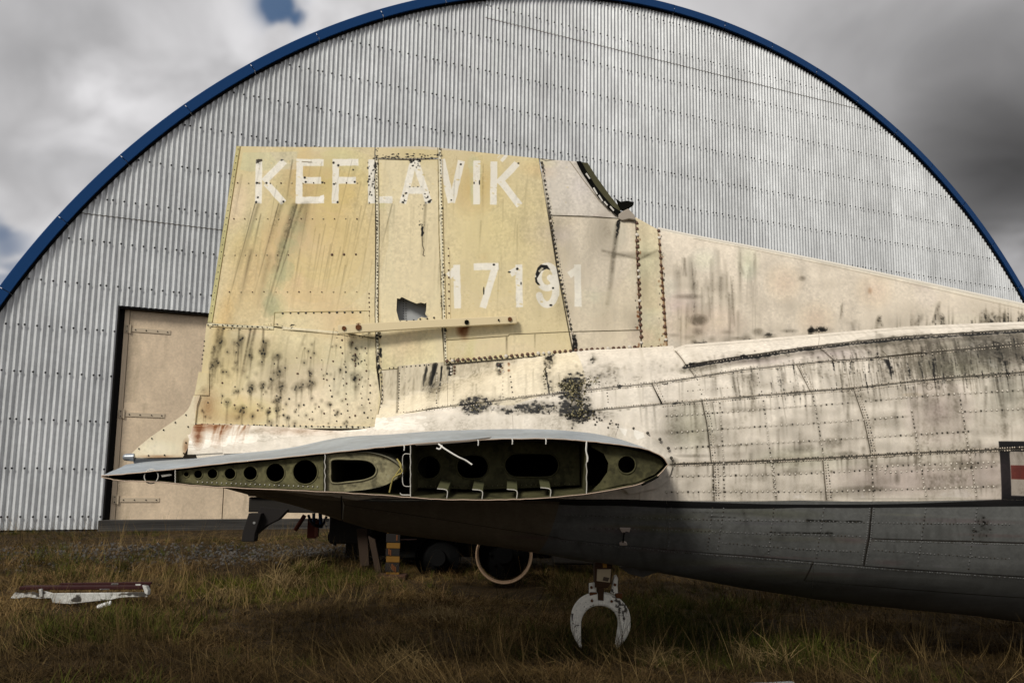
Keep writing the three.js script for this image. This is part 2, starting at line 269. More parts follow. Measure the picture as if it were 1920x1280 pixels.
    for (const t of [.10, .37, .66, .92]) mesh('bolt', new THREE.CylinderGeometry(.009, .009, .008, 8).rotateX(Math.PI / 2).applyQuaternion(WQ).translate(...wpt(lerp(sa, sb, t), y, OFF + .017).toArray()), blk, h);
    for (const dy of [-.03, .04]) mesh('bolt', new THREE.CylinderGeometry(.008, .008, .008, 8).rotateX(Math.PI / 2).applyQuaternion(WQ).translate(...wpt(sa - .062, y + dy, OFF + .015).toArray()), blk, h);
  }
}
// ------------------------------------------------------------------ aircraft wreck: shape functions
const ZC = 5.85;                                   // the fin plane lies 5.85 m in front of the eye
const AB = new THREE.Vector3(0.6, 0, -ZC);
const aircraft = thing('aircraft_wreck', AB, 'weathered cream and grey aircraft tail with a sawn-off tailplane, standing before the hangar', 'aircraft');
const px2X = (px, py = 800, Z = ZC) => at(px, py, Z).x, px2Y = (px, py, Z = ZC) => at(px, py, Z).y;
// fuselage stations: photo x, top, bottom, half width, exponent
const STN = [[245, 850, 862, .035], [300, 818, 880, .06], [350, 800, 896, .09], [420, 796, 914, .135], [470, 795, 927, .165], [560, 793, 948, .205], [640, 786, 974, .245], [720, 762, 996, .285],
  [840, 716, 1013, .335], [1000, 672, 1035, .405], [1080, 660, 1049, .44], [1150, 653, 1058, .47], [1250, 645, 1076, .515], [1300, 641, 1085, .535], [1420, 633, 1106, .585], [1600, 620, 1132, .66], [1800, 607, 1152, .735], [1920, 601, 1167, .775]]
  .map(([x, t, b, a]) => [px2X(x, (t + b) / 2), px2Y(x, t), px2Y(x, b), a]);
{ const l = STN[STN.length - 1]; STN.push([l[0] + .9, l[1] + .05, l[2] - .06, .88], [l[0] + 2.2, l[1] + .12, l[2] - .12, 1.0], [l[0] + 3.6, l[1] + .15, l[2] - .15, 1.05]); }
const XMAX = STN[STN.length - 1][0], XMIN = STN[0][0];
const EXN = 2.25;
function fusAt(X) { const t = interp(STN, X, 1), b = interp(STN, X, 2), a = interp(STN, X, 3); return { yc: (t + b) / 2, b: (t - b) / 2, a }; }
const dent = (u, v) => (fbm(u * 2.3 + 11, v * 3.1 + 5, 3) - .5) * .010 + (fbm(u * 7.1, v * 6.3 + 30, 2) - .5) * .003;
function fusMap(X, ph, off = 0) {                   // ph 0 top, pi/2 near side, pi bottom
  const f = fusAt(X), c = Math.cos(ph), s = Math.sin(ph), k = 2 / EXN;
  const C = Math.sign(c) * Math.abs(c) ** k, S = Math.sign(s) * Math.abs(s) ** k;
  const nl = Math.hypot(C / f.b, S / f.a), d = off + (ph >= 0 && ph <= Math.PI ? dent(X, ph) : 0);
  return new THREE.Vector3(X, f.yc + f.b * C + d * (C / f.b) / nl, -ZC + f.a * S + d * (S / f.a) / nl);
}
function fusHit(px, py) {                           // photo pixel -> [X, ph] on the near side of the fuselage
  const F = (Z) => { const p = at(px, py, Z), f = fusAt(p.x), v = Math.abs((p.y - f.yc) / f.b) ** EXN + Math.abs((ZC - Z) / f.a) ** EXN - 1; return [v, p, f]; };
  let best = null, prev = null;
  for (let Z = 4.6; Z <= ZC; Z += 0.02) {
    const r = F(Z); if (!best || r[0] < best[0]) best = [...r, Z];
    if (r[0] <= 0) { let a = Z - .02, b = Z; for (let i = 0; i < 18; i++) { const m = (a + b) / 2; F(m)[0] > 0 ? a = m : b = m; } best = [...F(b), b]; break; }
  }
  const [, p, f, Z] = best, s = clamp((ZC - Z) / f.a), y = (p.y - f.yc) / f.b;
  return [p.x, Math.atan2(Math.abs(s) ** (EXN / 2), Math.sign(y) * Math.abs(y) ** (EXN / 2))];
}
// fin and dorsal fin: half thickness over the (x, y) plane
const TE0 = at(443, 274, ZC), TE1 = at(366, 745, ZC);
const DTOP = [[1090, 303], [1115, 340], [1150, 385], [1190, 405], [1232, 429], [1300, 443], [1400, 462], [1560, 494], [1700, 524], [1920, 573]].map(([x, y]) => { const p = at(x, y, ZC); return [p.x, p.y]; });
DTOP.push([DTOP[9][0] + .45, DTOP[9][1] - .095], [DTOP[9][0] + .9, DTOP[9][1] - .19]);
const XR = px2X(1000, 500);
function finH(X, Y) {
  const xt = TE0.x + (TE1.x - TE0.x) * (TE0.y - Y) / (TE0.y - TE1.y);
  const t = clamp((X - xt) / (XR - xt)), ha = .012 + .125 * Math.sin(t * Math.PI / 2) ** 1.1;
  let h = ha;
  if (X > DTOP[0][0] - .25) { const d = Math.max(0, interp(DTOP, Math.max(X, DTOP[0][0]), 1) - Y + Math.max(0, DTOP[0][0] - X) * 1.2); h = Math.min(h, .016 + .122 * (1 - Math.exp(-d / .22)) * (1 - .25 * sstep(1.2, 3.2, X))); }
  return h + (fbm(X * 3.1 + 3, Y * 2.6 + 8, 3) - .5) * .010 + (fbm(X * 9, Y * 8, 2) - .5) * .0022;
}
const finMap = (X, Y, off = 0) => new THREE.Vector3(X, Y, -ZC + finH(X, Y) + off);
function finHit(px, py) { let Z = ZC - .12, p; for (let i = 0; i < 4; i++) { p = at(px, py, Z); Z = ZC - finH(p.x, p.y); } return [p.x, p.y]; }

// fin root and upper fuselage blended into one skin over the (x, y) plane
function bodyH(X, Y) {
  const f = fusAt(X), y = Math.abs((Y - f.yc) / f.b), z = (y < 1 ? f.a * (1 - y ** EXN) ** (1 / EXN) : 0) + dent(X, 1 + (f.yc - Y)), h = Y > f.yc ? finH(X, Y) : 0, k = .07, t = Math.max(k - Math.abs(z - h), 0) / k;
  return Math.max(z, h) + t * t * k / 4;
}
const bodyMap = (X, Y, off = 0) => new THREE.Vector3(X, Y, -ZC + bodyH(X, Y) + off);
function bodyHit(px, py) {
  let lo = null; for (let Z = 4.9; Z <= ZC; Z += .02) { const p = at(px, py, Z); if (ZC - Z <= bodyH(p.x, p.y)) { lo = Z; break; } }
  if (lo === null) return finHit(px, py);
  let a = lo - .02, b = lo; for (let i = 0; i < 16; i++) { const m = (a + b) / 2, p = at(px, py, m); ZC - m > bodyH(p.x, p.y) ? a = m : b = m; } const p = at(px, py, b); return [p.x, p.y];
}
const toPh = (X, Y) => { const f = fusAt(X), z = bodyH(X, Y), s = clamp(z / f.a), y = (Y - f.yc) / f.b; return Math.atan2(s ** (EXN / 2), Math.sign(y) * Math.abs(y) ** (EXN / 2)); };
const skinHit = (px, py) => { if (py < 785) { const [X, Y] = bodyHit(px, py); return [X, toPh(X, Y)]; } return fusHit(px, py); };

// skin panel: polygon in surface parameters, cut into cells, mapped onto the surface, with a rim
function clipCell(poly, x0, x1, y0, y1) {
  const cut = (P, ax, v, keepLess) => { const o = []; for (let i = 0; i < P.length; i++) { const a = P[i], b = P[(i + 1) % P.length], ia = keepLess ? a[ax] <= v : a[ax] >= v, ib = keepLess ? b[ax] <= v : b[ax] >= v; if (ia) o.push(a); if (ia !== ib) { const t = (v - a[ax]) / (b[ax] - a[ax]); o.push([a[0] + (b[0] - a[0]) * t, a[1] + (b[1] - a[1]) * t]); } } return o; };
  let P = poly; for (const [ax, v, l] of [[0, x0, false], [0, x1, true], [1, y0, false], [1, y1, true]]) { P = cut(P, ax, v, l); if (P.length < 3) return null; } return P;
}
function panelGeo(poly, map, uvf, { off = 0, rim = .006, du = .1, dv = .1, holes = null, sub = .05 } = {}) {
  const pos = [], nor = [], uv = [];
  const e = 2e-3, cache = new Map();
  const V = (u, v) => { const k = u.toFixed(5) + ',' + v.toFixed(5); let r = cache.get(k); if (!r) { const p = map(u, v, off), a = map(u + e, v, off).sub(map(u - e, v, off)), b = map(u, v + e, off).sub(map(u, v - e, off)), n = a.cross(b).normalize(); if (map === fusMap ? n.dot(new THREE.Vector3(0, p.y - fusAt(u).yc, p.z + ZC)) < 0 : (map.mirrored ? n.z > 0 : n.z < 0)) n.negate(); r = [p, n]; cache.set(k, r); } return r; };
  const put = (q, n) => { pos.push(q[0].x, q[0].y, q[0].z); n = n || q[1]; nor.push(n.x, n.y, n.z); };
  const tri = (A, B, C) => { const [pa, na] = V(...A), [pb] = V(...B), [pc] = V(...C); if (pb.clone().sub(pa).cross(pc.clone().sub(pa)).dot(na) < 0) [B, C] = [C, B]; for (const [u, v] of [A, B, C]) { put(V(u, v)); const w = uvf(u, v); uv.push(w[0], w[1]); } };
  const fill = (P, H = []) => { const p2 = P.map((a) => new THREE.Vector2(a[0], a[1])), h2 = H.map((h) => h.map((a) => new THREE.Vector2(a[0], a[1]))); const all = [...P, ...H.flat()]; for (const f of THREE.ShapeUtils.triangulateShape(p2, h2)) { const [a, b, c] = f.map((i) => all[i]); if (Math.abs((b[0] - a[0]) * (c[1] - a[1]) - (c[0] - a[0]) * (b[1] - a[1])) > 1e-9) tri(a, b, c); } };
  const dens = (P) => { const o = []; for (let i = 0; i < P.length; i++) { const a = P[i], b = P[(i + 1) % P.length], n = Math.max(1, Math.ceil(Math.hypot((b[0] - a[0]) / du, (b[1] - a[1]) / dv))); for (let k = 0; k < n; k++) o.push([lerp(a[0], b[0], k / n), lerp(a[1], b[1], k / n)]); } return o; };
  const D = dens(poly);
  if (THREE.ShapeUtils.area(poly.map((a) => new THREE.Vector2(...a))) < 0) { poly = poly.slice().reverse(); D.reverse(); }
  if (holes) fill(dens(poly), holes.map(dens));
  else {
    const xs = poly.map((p) => p[0]), ys = poly.map((p) => p[1]);
    const i0 = Math.floor(Math.min(...xs) / du), i1 = Math.ceil(Math.max(...xs) / du), j0 = Math.floor(Math.min(...ys) / dv), j1 = Math.ceil(Math.max(...ys) / dv);
    for (let i = i0; i < i1; i++) for (let j = j0; j < j1; j++) { const c = clipCell(poly, i * du, (i + 1) * du, j * dv, (j + 1) * dv); if (c) fill(c); }
  }
  for (const ring of [D, ...(holes ? holes.map(dens) : [])]) for (let i = 0; i < ring.length; i++) {   // rim
    const a = ring[i], b = ring[(i + 1) % ring.length], [pa, na] = V(...a), [pb, nb] = V(...b), qa = pa.clone().addScaledVector(na, -rim), qb = pb.clone().addScaledVector(nb, -rim), n = qa.clone().sub(pa).cross(pb.clone().sub(pa)).normalize();
    if (!isFinite(n.x)) continue;
    const wa = uvf(...a), wb = uvf(...b);
    for (const [p, w] of [[pa, wa], [qa, wa], [pb, wb], [pb, wb], [qa, wa], [qb, wb]]) { pos.push(p.x, p.y, p.z); nor.push(n.x, n.y, n.z); uv.push(w[0], w[1]); }
  }
  const g = new THREE.BufferGeometry(); g.setAttribute('position', new THREE.Float32BufferAttribute(pos, 3)); g.setAttribute('normal', new THREE.Float32BufferAttribute(nor, 3)); g.setAttribute('uv', new THREE.Float32BufferAttribute(uv, 2)); return g;
}

// ------------------------------------------------------------------ aircraft paint: albedo maps
const FX0 = -2.6, FXW = 6.2, FY0 = EY + .03, FYW = 2.17;
const finUV = (X, Y) => [(X - FX0) / FXW, (Y - FY0) / FYW], fusUV = (X, ph) => [(X - FX0) / FXW, 1 - ph / Math.PI];
class Paint {
  constructor(W, H, hit, uvf) { this.W = W; this.H = H; this.hit = hit; this.uvf = uvf; const mk = () => { const c = document.createElement('canvas'); c.width = W; c.height = H; return c.getContext('2d'); }; this.base = mk(); this.mask = mk(); this.mask.fillStyle = '#000'; this.mask.fillRect(0, 0, W, H); this.mask.globalCompositeOperation = 'lighter'; }
  P(x, y) { const [u, v] = this.uvf(...this.hit(x, y)); return [u * this.W, (1 - v) * this.H]; }
  poly(pts, col, ctx = this.base) { ctx.fillStyle = col; ctx.beginPath(); pts.forEach((p, i) => { const q = this.P(...p); i ? ctx.lineTo(...q) : ctx.moveTo(...q); }); ctx.closePath(); ctx.fill(); }
  line(pts, w, col, ctx = this.base) { ctx.strokeStyle = col; ctx.lineWidth = w; ctx.lineCap = 'round'; ctx.lineJoin = 'round'; ctx.beginPath(); const d = []; for (let i = 0; i < pts.length - 1; i++) { const n = Math.max(1, Math.ceil(Math.hypot(pts[i + 1][0] - pts[i][0], pts[i + 1][1] - pts[i][1]) / 40)); for (let k = 0; k < n; k++) d.push([lerp(pts[i][0], pts[i + 1][0], k / n), lerp(pts[i][1], pts[i + 1][1], k / n)]); } d.push(pts[pts.length - 1]); d.forEach((p, i) => { const q = this.P(...p); i ? ctx.lineTo(...q) : ctx.moveTo(...q); }); ctx.stroke(); }
  col(ch, s) { const v = Math.round(clamp(s) * 255); return ch === 'm' ? `rgb(${v},0,0)` : ch === 'd' ? `rgb(0,${v},0)` : `rgb(0,0,${v})`; }
  // soft stain: m mould (black), d dirt (brown-grey), r rust
  blob(x, y, rx, ry, s, ch = 'm', ang = 0) { const N = 6, c = Math.cos(ang), n = Math.sin(ang); for (let k = 1; k <= N; k++) { const f = k / N; this.poly(Array.from({ length: 18 }, (_, i) => { const a = i / 18 * 2 * Math.PI, X = rx * f * Math.cos(a), Y = ry * f * Math.sin(a); return [x + X * c - Y * n, y + X * n + Y * c]; }), this.col(ch, s / N), this.mask); } }
  run(pts, w, s, ch = 'd') { for (let k = 1; k <= 4; k++) this.line(pts, w * k / 4, this.col(ch, s / 4), this.mask); }
  streak(x, y, dx, dy, w, s, ch = 'd') { for (let k = 0; k < 5; k++) { const f = 1 - k / 5; this.run([[x, y], [x + dx * f, y + dy * f]], w * (1 - .5 * k / 5), s / 5, ch); } }
  dots(n, x0, y0, x1, y1, r0, r1, s, ch = 'm') { for (let i = 0; i < n; i++) { const r = rr(r0, r1); this.blob(rr(x0, x1), rr(y0, y1), r, r * rr(.8, 1.5), s * rr(.5, 1.2), ch); } }
  tint(x, y, rx, ry, col, s, ang = 0) { const c = Math.cos(ang), n = Math.sin(ang); this.base.globalAlpha = 1 - (1 - s) ** (1 / 7); for (let k = 1; k <= 7; k++) { const f = k / 7; this.poly(Array.from({ length: 20 }, (_, i) => { const a = i / 20 * 2 * Math.PI, X = rx * f * Math.cos(a), Y = ry * f * Math.sin(a); return [x + X * c - Y * n, y + X * n + Y * c]; }), col); } this.base.globalAlpha = 1; }
  finish(sx, sy, grime) {               // combine base colour, stains and grain into one map
    const { W, H } = this, b = this.base.getImageData(0, 0, W, H), m = this.mask.getImageData(0, 0, W, H).data, d = b.data;
    for (let j = 0; j < H; j++) for (let i = 0; i < W; i++) {
      const q = (j * W + i) * 4, x = i / W * sx, y = j / H * sy;
      const n1 = fbm(x * 1.7, y * 1.7, 4), n2 = fbm(x * 16, y * 12, 4), n3 = vnoise(x * 75, y * 75), n4 = fbm(x * 5.5 + 7, y * 1.4, 4), n5 = vnoise(x * 140, y * 140), n6 = fbm(x * 26 + 3, y * 3.2, 3);
      let k = 1 + .14 * (n1 - .5) + .16 * (n4 - .5) + .10 * (n2 - .5) + .09 * (n3 - .5) + .07 * (n5 - .5) + .10 * (n6 - .5);
      const lt = clamp((d[q] - 100) / 80); const g = grime * lt * (sstep(.44, .80, n1 * .42 + n4 * .38 + n2 * .25) * (.35 + 1.1 * (n3 * .5 + n5 * .5)) + .35 * sstep(.50, .72, n6 * .6 + n1 * .4));
      let dd = m[q + 1] / 255 * (.55 + .9 * n2) + g * .6; dd = clamp(dd * (.45 + .55 * (n3 * .5 + n5 * .5) * 2)); dd = dd / (1 + .35 * dd);
      let mm = m[q] / 255; if (mm > .01) { const sp = sstep(.40, .64, n2 * .34 + n3 * .33 + n5 * .33 + (mm - .5) * .5); mm = clamp(mm * 1.15) * (.10 + .90 * sp); }
      const r = clamp(m[q + 2] / 255 * (.5 + n2));
      const mixd = [.34, .325, .285], mixm = [13, 12, 9], mixr = [104, 58, 26];
      for (let c = 0; c < 3; c++) { let v = d[q + c] * k; v *= lerp(1, mixd[c], dd); v = lerp(v, mixr[c], r); v = lerp(v, mixm[c], clamp(mm)); d[q + c] = clamp(v, 0, 255); }
    }
    const c = document.createElement('canvas'); c.width = W; c.height = H; const x = c.getContext('2d'); x.putImageData(b, 0, 0);
    const t = new THREE.CanvasTexture(c); t.colorSpace = THREE.SRGBColorSpace; t.anisotropy = 8; return t;
  }
}
// seams of the fuselage skin in photo pixels
const SEAMS = {
  long: [
    [[1285, 684], [1305, 681], [1380, 669], [1500, 652], [1600, 640], [1700, 630], [1930, 616]],
    [[800, 767], [967, 747], [1055, 737], [1138, 727], [1222, 719], [1302, 708], [1390, 694], [1494, 683], [1564, 676], [1651, 670], [1773, 658], [1930, 643]],
    [[1120, 769], [1243, 758], [1316, 752], [1424, 742], [1520, 734], [1600, 728], [1773, 709], [1930, 697]],
    [[1256, 871], [1336, 868], [1390, 866], [1547, 859], [1634, 854], [1704, 850], [1871, 843], [1930, 840]]],
  vert: [
    [[1316, 752], [1325, 794], [1334, 868]], [[1600, 728], [1620, 787], [1634, 854]], [[1543, 861], [1550, 937]], [[1337, 869], [1339, 938]],
    [[1534, 651], [1564, 676]], [[1494, 684], [1519, 733]], [[1222, 719], [1240, 757]], [[1266, 658], [1304, 707]]],
  low: [[[1050, 1010], [1160, 1021], [1250, 1030], [1390, 1041], [1529, 1053], [1620, 1060], [1773, 1071], [1930, 1082]], [[1632, 1009], [1760, 1013], [1930, 1018]], [[1635, 953], [1630, 1000], [1620, 1059]], [[1525, 1054], [1508, 1088]], [[1508, 1088], [1700, 1104], [1930, 1122]], [[640, 930], [642, 978]], [[645, 946], [1050, 1008]]],
};
// rivet rows of the fuselage in photo pixels
const RIV = {
  mid: [[[1250, 780], [1355, 773], [1500, 762], [1600, 755]], [[1260, 811], [1365, 803], [1536, 793], [1620, 787], [1704, 780]], [[1267, 839.5], [1400, 832], [1536, 826], [1640, 819], [1826, 808]], [[1624, 752], [1700, 745], [1800, 737]], [[1780, 739], [1920, 731]], [[1800, 772], [1920, 766]],
    [[1250, 893], [1460, 889], [1564, 885], [1670, 879]], [[1634, 874.5], [1874, 866]], [[1660, 886], [1870, 874]], [[1250, 922], [1600, 920], [1874, 911]]],
  vert: [[[1337, 889], [1337, 937]], [[1357, 868], [1358, 937]], [[1350, 756], [1357, 866]], [[1432, 752], [1455, 936]], [[1525, 744], [1545, 857]], [[1710, 770], [1738, 936]], [[1800, 742], [1832, 936]], [[1450, 868], [1456, 936]], [[1635, 856], [1638, 936]]],
};
const LETTER = 'rgb(230,225,211)';
const finP = new Paint(2048, 716, finHit, finUV);
{
  const P = finP, b = P.base; b.fillStyle = 'rgb(212,201,183)'; b.fillRect(0, 0, P.W, P.H);
  const yellow = 'rgb(213,198,158)', yellow2 = 'rgb(217,204,168)';
  P.poly([[430, 268], [1011, 290], [1076, 662], [830, 690], [720, 705], [700, 812], [340, 805]], yellow);
  P.poly([[706, 300], [822, 300], [834, 686], [716, 700]], yellow2);
  P.poly([[360, 740], [420, 620], [700, 640], [715, 740], [706, 806], [350, 800]], 'rgb(215,201,162)');
  P.poly([[640, 700], [712, 690], [706, 806], [480, 806]], 'rgb(222,208,172)');
  P.poly([[436, 270], [452, 270], [398, 606], [386, 606]], 'rgb(186,178,128)');
  P.poly([[1190, 408], [1234, 428], [1253, 657], [1204, 660]], 'rgb(212,199,166)');
  P.poly([[1030, 405], [1190, 410], [1203, 660], [1080, 668]], 'rgb(209,197,174)');
  P.poly([[1010, 292], [1096, 300], [1165, 410], [1032, 406]], 'rgb(207,199,186)');
  P.tint(600, 440, 130, 150, 'rgb(196,168,108)', .55, .15); P.tint(470, 520, 60, 110, 'rgb(198,172,112)', .5, .2); P.tint(640, 340, 90, 60, 'rgb(200,174,112)', .4); P.tint(560, 350, 50, 60, 'rgb(176,150,96)', .5); P.tint(780, 460, 44, 130, 'rgb(222,206,164)', .6); P.tint(930, 420, 110, 140, 'rgb(208,190,142)', .4); P.tint(900, 340, 60, 60, 'rgb(200,176,120)', .45); P.tint(940, 560, 120, 70, 'rgb(216,200,160)', .5); P.tint(960, 655, 110, 30, 'rgb(220,206,170)', .6);
  for (let i = 0; i < 46; i++) P.tint(rr(400, 1010), rr(285, 780), rr(12, 60), rr(14, 70), ['rgb(196,166,106)', 'rgb(206,182,124)', 'rgb(224,210,172)', 'rgb(190,178,128)'][i % 4], rr(.15, .38), .2);
  for (let i = 0; i < 40; i++) P.tint(rr(1020, 1900), rr(420, 640), rr(14, 60), rr(14, 50), ['rgb(214,208,198)', 'rgb(196,182,156)', 'rgb(200,192,178)'][i % 3], rr(.15, .4));
  P.tint(580, 740, 150, 70, 'rgb(230,218,188)', .75); P.tint(660, 690, 60, 90, 'rgb(230,219,192)', .6); P.tint(420, 690, 50, 70, 'rgb(202,180,130)', .5); P.tint(480, 650, 60, 30, 'rgb(190,176,128)', .4); P.tint(450, 770, 90, 30, 'rgb(206,176,118)', .5); P.tint(560, 560, 90, 40, 'rgb(204,186,132)', .4); P.tint(770, 650, 55, 40, 'rgb(208,196,150)', .5);
  P.tint(1090, 350, 50, 60, 'rgb(212,206,196)', .6); P.tint(1130, 600, 60, 60, 'rgb(216,202,174)', .5); P.tint(1120, 470, 70, 80, 'rgb(206,196,180)', .5); for (const [x, y] of [[1310, 520], [1450, 560], [1600, 580], [1750, 580], [1380, 600]]) P.tint(x, y, 90, 60, 'rgb(208,198,182)', .5); for (const [x, y] of [[1290, 610], [1470, 530], [1640, 545], [1530, 600]]) P.tint(x, y, 40, 40, 'rgb(206,188,154)', .35);
  P.poly([[240, 856], [262, 836], [300, 805], [338, 779], [352, 766], [362, 744], [378, 742], [368, 772], [366, 800], [344, 862], [240, 862]], 'rgb(218,205,176)'); P.tint(300, 840, 40, 16, 'rgb(228,220,200)', .6); P.blob(350, 840, 8, 20, .5, 'r'); P.blob(300, 856, 50, 4, .5, 'r');
  for (let i = 0; i < 24; i++) { const x = rr(1000, 1240), y = rr(420, 640); P.blob(x, y, rr(8, 30), rr(20, 60), .10, 'd'); }
  // pale patch where older paint shows at the rudder head, green-grey run below the letters
  b.globalAlpha = .5; P.poly([[455, 286], [560, 284], [555, 300], [540, 316], [470, 322], [450, 318]], 'rgb(196,196,160)'); P.poly([[505, 285], [556, 284], [556, 318], [530, 318]], 'rgb(208,196,170)');
  P.poly([[556, 282], [600, 284], [604, 296], [556, 297]], 'rgb(206,186,146)');
  b.globalAlpha = .16; for (let i = 0; i < 40; i++) { const t = rnd(), x = lerp(568, 505, t) + rr(-22, 14), y = lerp(395, 590, t); P.poly(circ(x, y, rr(8, 18), rr(10, 26), 10), 'rgb(168,166,128)'); }
  b.globalAlpha = .12; for (let i = 0; i < 30; i++) P.poly(circ(rr(880, 900), rr(300, 380), rr(4, 10), rr(8, 20), 8), 'rgb(190,196,160)');
  b.globalAlpha = 1;
  // long slanting rain runs on the rudder
  for (const [x, y, dx, dy, w, s] of [[478, 382, -52, 190, 3, .8], [484, 382, -44, 150, 14, .35], [522, 382, -46, 170, 4, .6], [528, 382, -40, 120, 16, .3], [556, 384, -62, 210, 6, .9], [552, 386, -40, 120, 20, .55], [566, 384, -22, 60, 14, .5], [575, 384, -12, 60, 26, .4], [548, 300, -12, 84, 5, .5], [660, 300, -60, 250, 3, .25], [735, 382, -22, 90, 4, .5], [700, 330, -60, 240, 3, .25], [610, 420, -30, 150, 3, .2], [540, 470, -40, 120, 4, .4], [470, 470, -24, 110, 16, .3], [505, 480, -30, 120, 22, .25]]) P.streak(x, y, dx, dy, w, s, 'd');
  for (let i = 0; i < 46; i++) { const x = rr(430, 700), y = rr(300, 520); P.streak(x, y, -.25 * 70, 70 + rr(0, 60), rr(2, 5), rr(.08, .25), 'd'); }
  for (let i = 0; i < 30; i++) { const x = rr(712, 1000), y = rr(290, 520); P.streak(x, y, rr(-6, 0), rr(40, 110), rr(2, 7), rr(.05, .16), 'd'); }
  // letters painted in strokes
  const L = (pts, w = 13) => P.line(pts, w * 1.12, LETTER, b); b.save();
  const B = (...segs) => { for (const s of segs) { b.lineCap = 'butt'; const [a, c] = s, l = Math.hypot(c[0] - a[0], c[1] - a[1]), nx = -(c[1] - a[1]) / l * 6.4, ny = (c[0] - a[0]) / l * 6.4; const n = Math.ceil(l / 9), e = []; for (let i = 0; i <= n; i++) e.push([lerp(a[0], c[0], i / n) + nx + rr(-.5, .5), lerp(a[1], c[1], i / n) + ny + rr(-.5, .5)]); for (let i = n; i >= 0; i--) e.push([lerp(a[0], c[0], i / n) - nx + rr(-.5, .5), lerp(a[1], c[1], i / n) - ny + rr(-.5, .5)]); P.poly(e, LETTER); } };
  B([[485.5, 299], [484, 381.5]], [[494, 340], [533, 302]], [[499, 343], [532, 380]]);
  B([[562, 298], [560, 381.5]], [[556, 304.5], [607, 304.5]], [[566, 338], [602, 338]], [[555, 375.5], [607, 374.5]]);
  B([[630, 298], [628, 381.5]], [[624, 304.5], [672, 304]], [[634, 338], [667, 338]]);
  B([[697, 299], [696, 381]], [[690, 374.5], [736, 374]]);
  B([[776, 299], [755, 381]], [[778, 299], [804, 381]], [[765, 356.5], [796, 356.5]]);
  B([[828, 299], [846, 380]], [[865, 301], [847, 380]]); B([[894, 301], [893.5, 383]]); B([[948, 288], [937, 300]].map(([x, y]) => [x, y]));
  B([[926, 303], [925, 384]], [[933, 344], [970, 306]], [[940, 340], [974, 385]]);
  P.poly([[937, 301], [949, 287], [941, 287], [932, 298]], yellow);
  const D7 = (x0, x1, yb, yf) => B([[x0, 496], [x1, yb]], [[x0 - 16, yf], [x0 - 1, 505]]);
  D7(856, 858, 578, 518); B([[888, 500], [935, 499]], [[928, 503], [905, 577]]); D7(973, 974, 576, 513); D7(1083, 1084, 575, 516);
  { const ring = circ(1026, 519, 22.5, 27, 30), o = circ(1026, 519, 10, 15, 30); P.poly(ring, LETTER); P.poly(o, yellow);
    const arc = []; for (let i = 0; i <= 16; i++) { const a = -1.2 + i / 16 * 4.0; arc.push([1026 + 15.5 * Math.cos(a) * 1.02, 545 + 26 * Math.sin(a)]); } for (let i = 0; i < arc.length - 1; i++) P.line([arc[i], arc[i + 1]], 14, LETTER); P.line([[1043, 515], [1043, 552]], 13, LETTER);
    const BK = 'rgb(16,15,13)'; P.poly([[1008, 502], [1014, 496], [1026, 497], [1032, 506], [1025, 504], [1015, 508], [1007, 522], [1004, 514]], BK); P.poly([[1003, 520], [1006, 519], [1008, 528], [1013, 534], [1010, 536], [1004, 529]], BK); P.poly([[1009, 508], [1016, 501], [1020, 503], [1012, 511]], 'rgb(180,172,150)'); P.poly(circ(1033, 572, 3, 2, 8), BK); P.poly(circ(1037, 540, 2, 2, 8), BK);
    for (const [x, y, r, s] of [[834, 516, 1.6, 3.5], [926, 496, 2.4, 2], [955, 510, 3, 1.5], [970, 504, 2.5, 2.5], [977, 531, 1.2, 3], [889, 343, 1.2, 2.5], [899, 342, 1.2, 5], [972, 306, 2, 1.5], [846, 375, 1.5, 1.5], [864, 308, 2, 2], [907, 545, 1.2, 8]]) P.poly(circ(x, y, r, s, 8), BK);
    P.poly([[480, 299], [491, 298], [492, 302], [486, 304], [480, 307]], 'rgb(70,62,48)'); P.blob(484, 304, 6, 8, .7); P.blob(528, 300, 7, 3, .8); for (const [x, y] of [[481, 343], [485, 343], [499, 343], [483, 370], [480, 379], [531, 378], [571, 333], [573, 341], [604, 342], [625, 305], [626, 345], [634, 310], [633, 379], [665, 341], [662, 318]]) P.blob(x, y, 3, 3, 1.4); P.line([[566, 303], [584, 304]], 1.5, 'rgb(100,86,64)'); P.blob(580, 305, 14, 2, .5); P.poly([[600, 367], [607, 365], [608, 372], [602, 380], [596, 376]], 'rgb(240,236,226)'); P.poly([[556, 376], [600, 378], [600, 381], [556, 382]], 'rgb(228,222,208)');
    for (let i = 0; i < 120; i++) { const x = rnd() < .62 ? rr(480, 975) : rr(836, 1088), y = x > 836 && rnd() < .5 ? rr(495, 578) : rr(299, 384), a = rnd() * 3; b.globalAlpha = rr(.4, .9); P.poly(circ(x, y, rr(1, 4.5), rr(.8, 2.2), 6).map(([X, Y]) => [X + (Y - y) * a * .4, Y]), x > 1070 ? 'rgb(208,196,174)' : 'rgb(208,190,142)'); b.globalAlpha = 1; }
    for (let i = 0; i < 34; i++) P.blob(rr(689, 705), rr(302, 382), rr(1, 3), rr(1, 4), 1.1); for (let i = 0; i < 34; i++) P.blob(rr(766, 788), 298 + rnd() * rnd() * 24, rr(1, 3), rr(1, 3), .9); for (let i = 0; i < 10; i++) { P.blob(rr(752, 762), rr(360, 381), rr(1, 3), rr(1, 3), 1.2); P.blob(rr(796, 808), rr(360, 382), rr(1, 3), rr(1, 3), 1.2); } P.blob(805, 378, 4, 5, 1); P.blob(755, 379, 4, 3, 1); for (const x of [768, 775, 783, 790]) P.blob(x, 350, 3, 2, .9); }
  b.restore();
  // seams: black grime in the joints
  const SE = 'rgb(58,50,34)';
  P.line([[451, 274], [398, 604]], 1.3, 'rgb(112,88,46)');
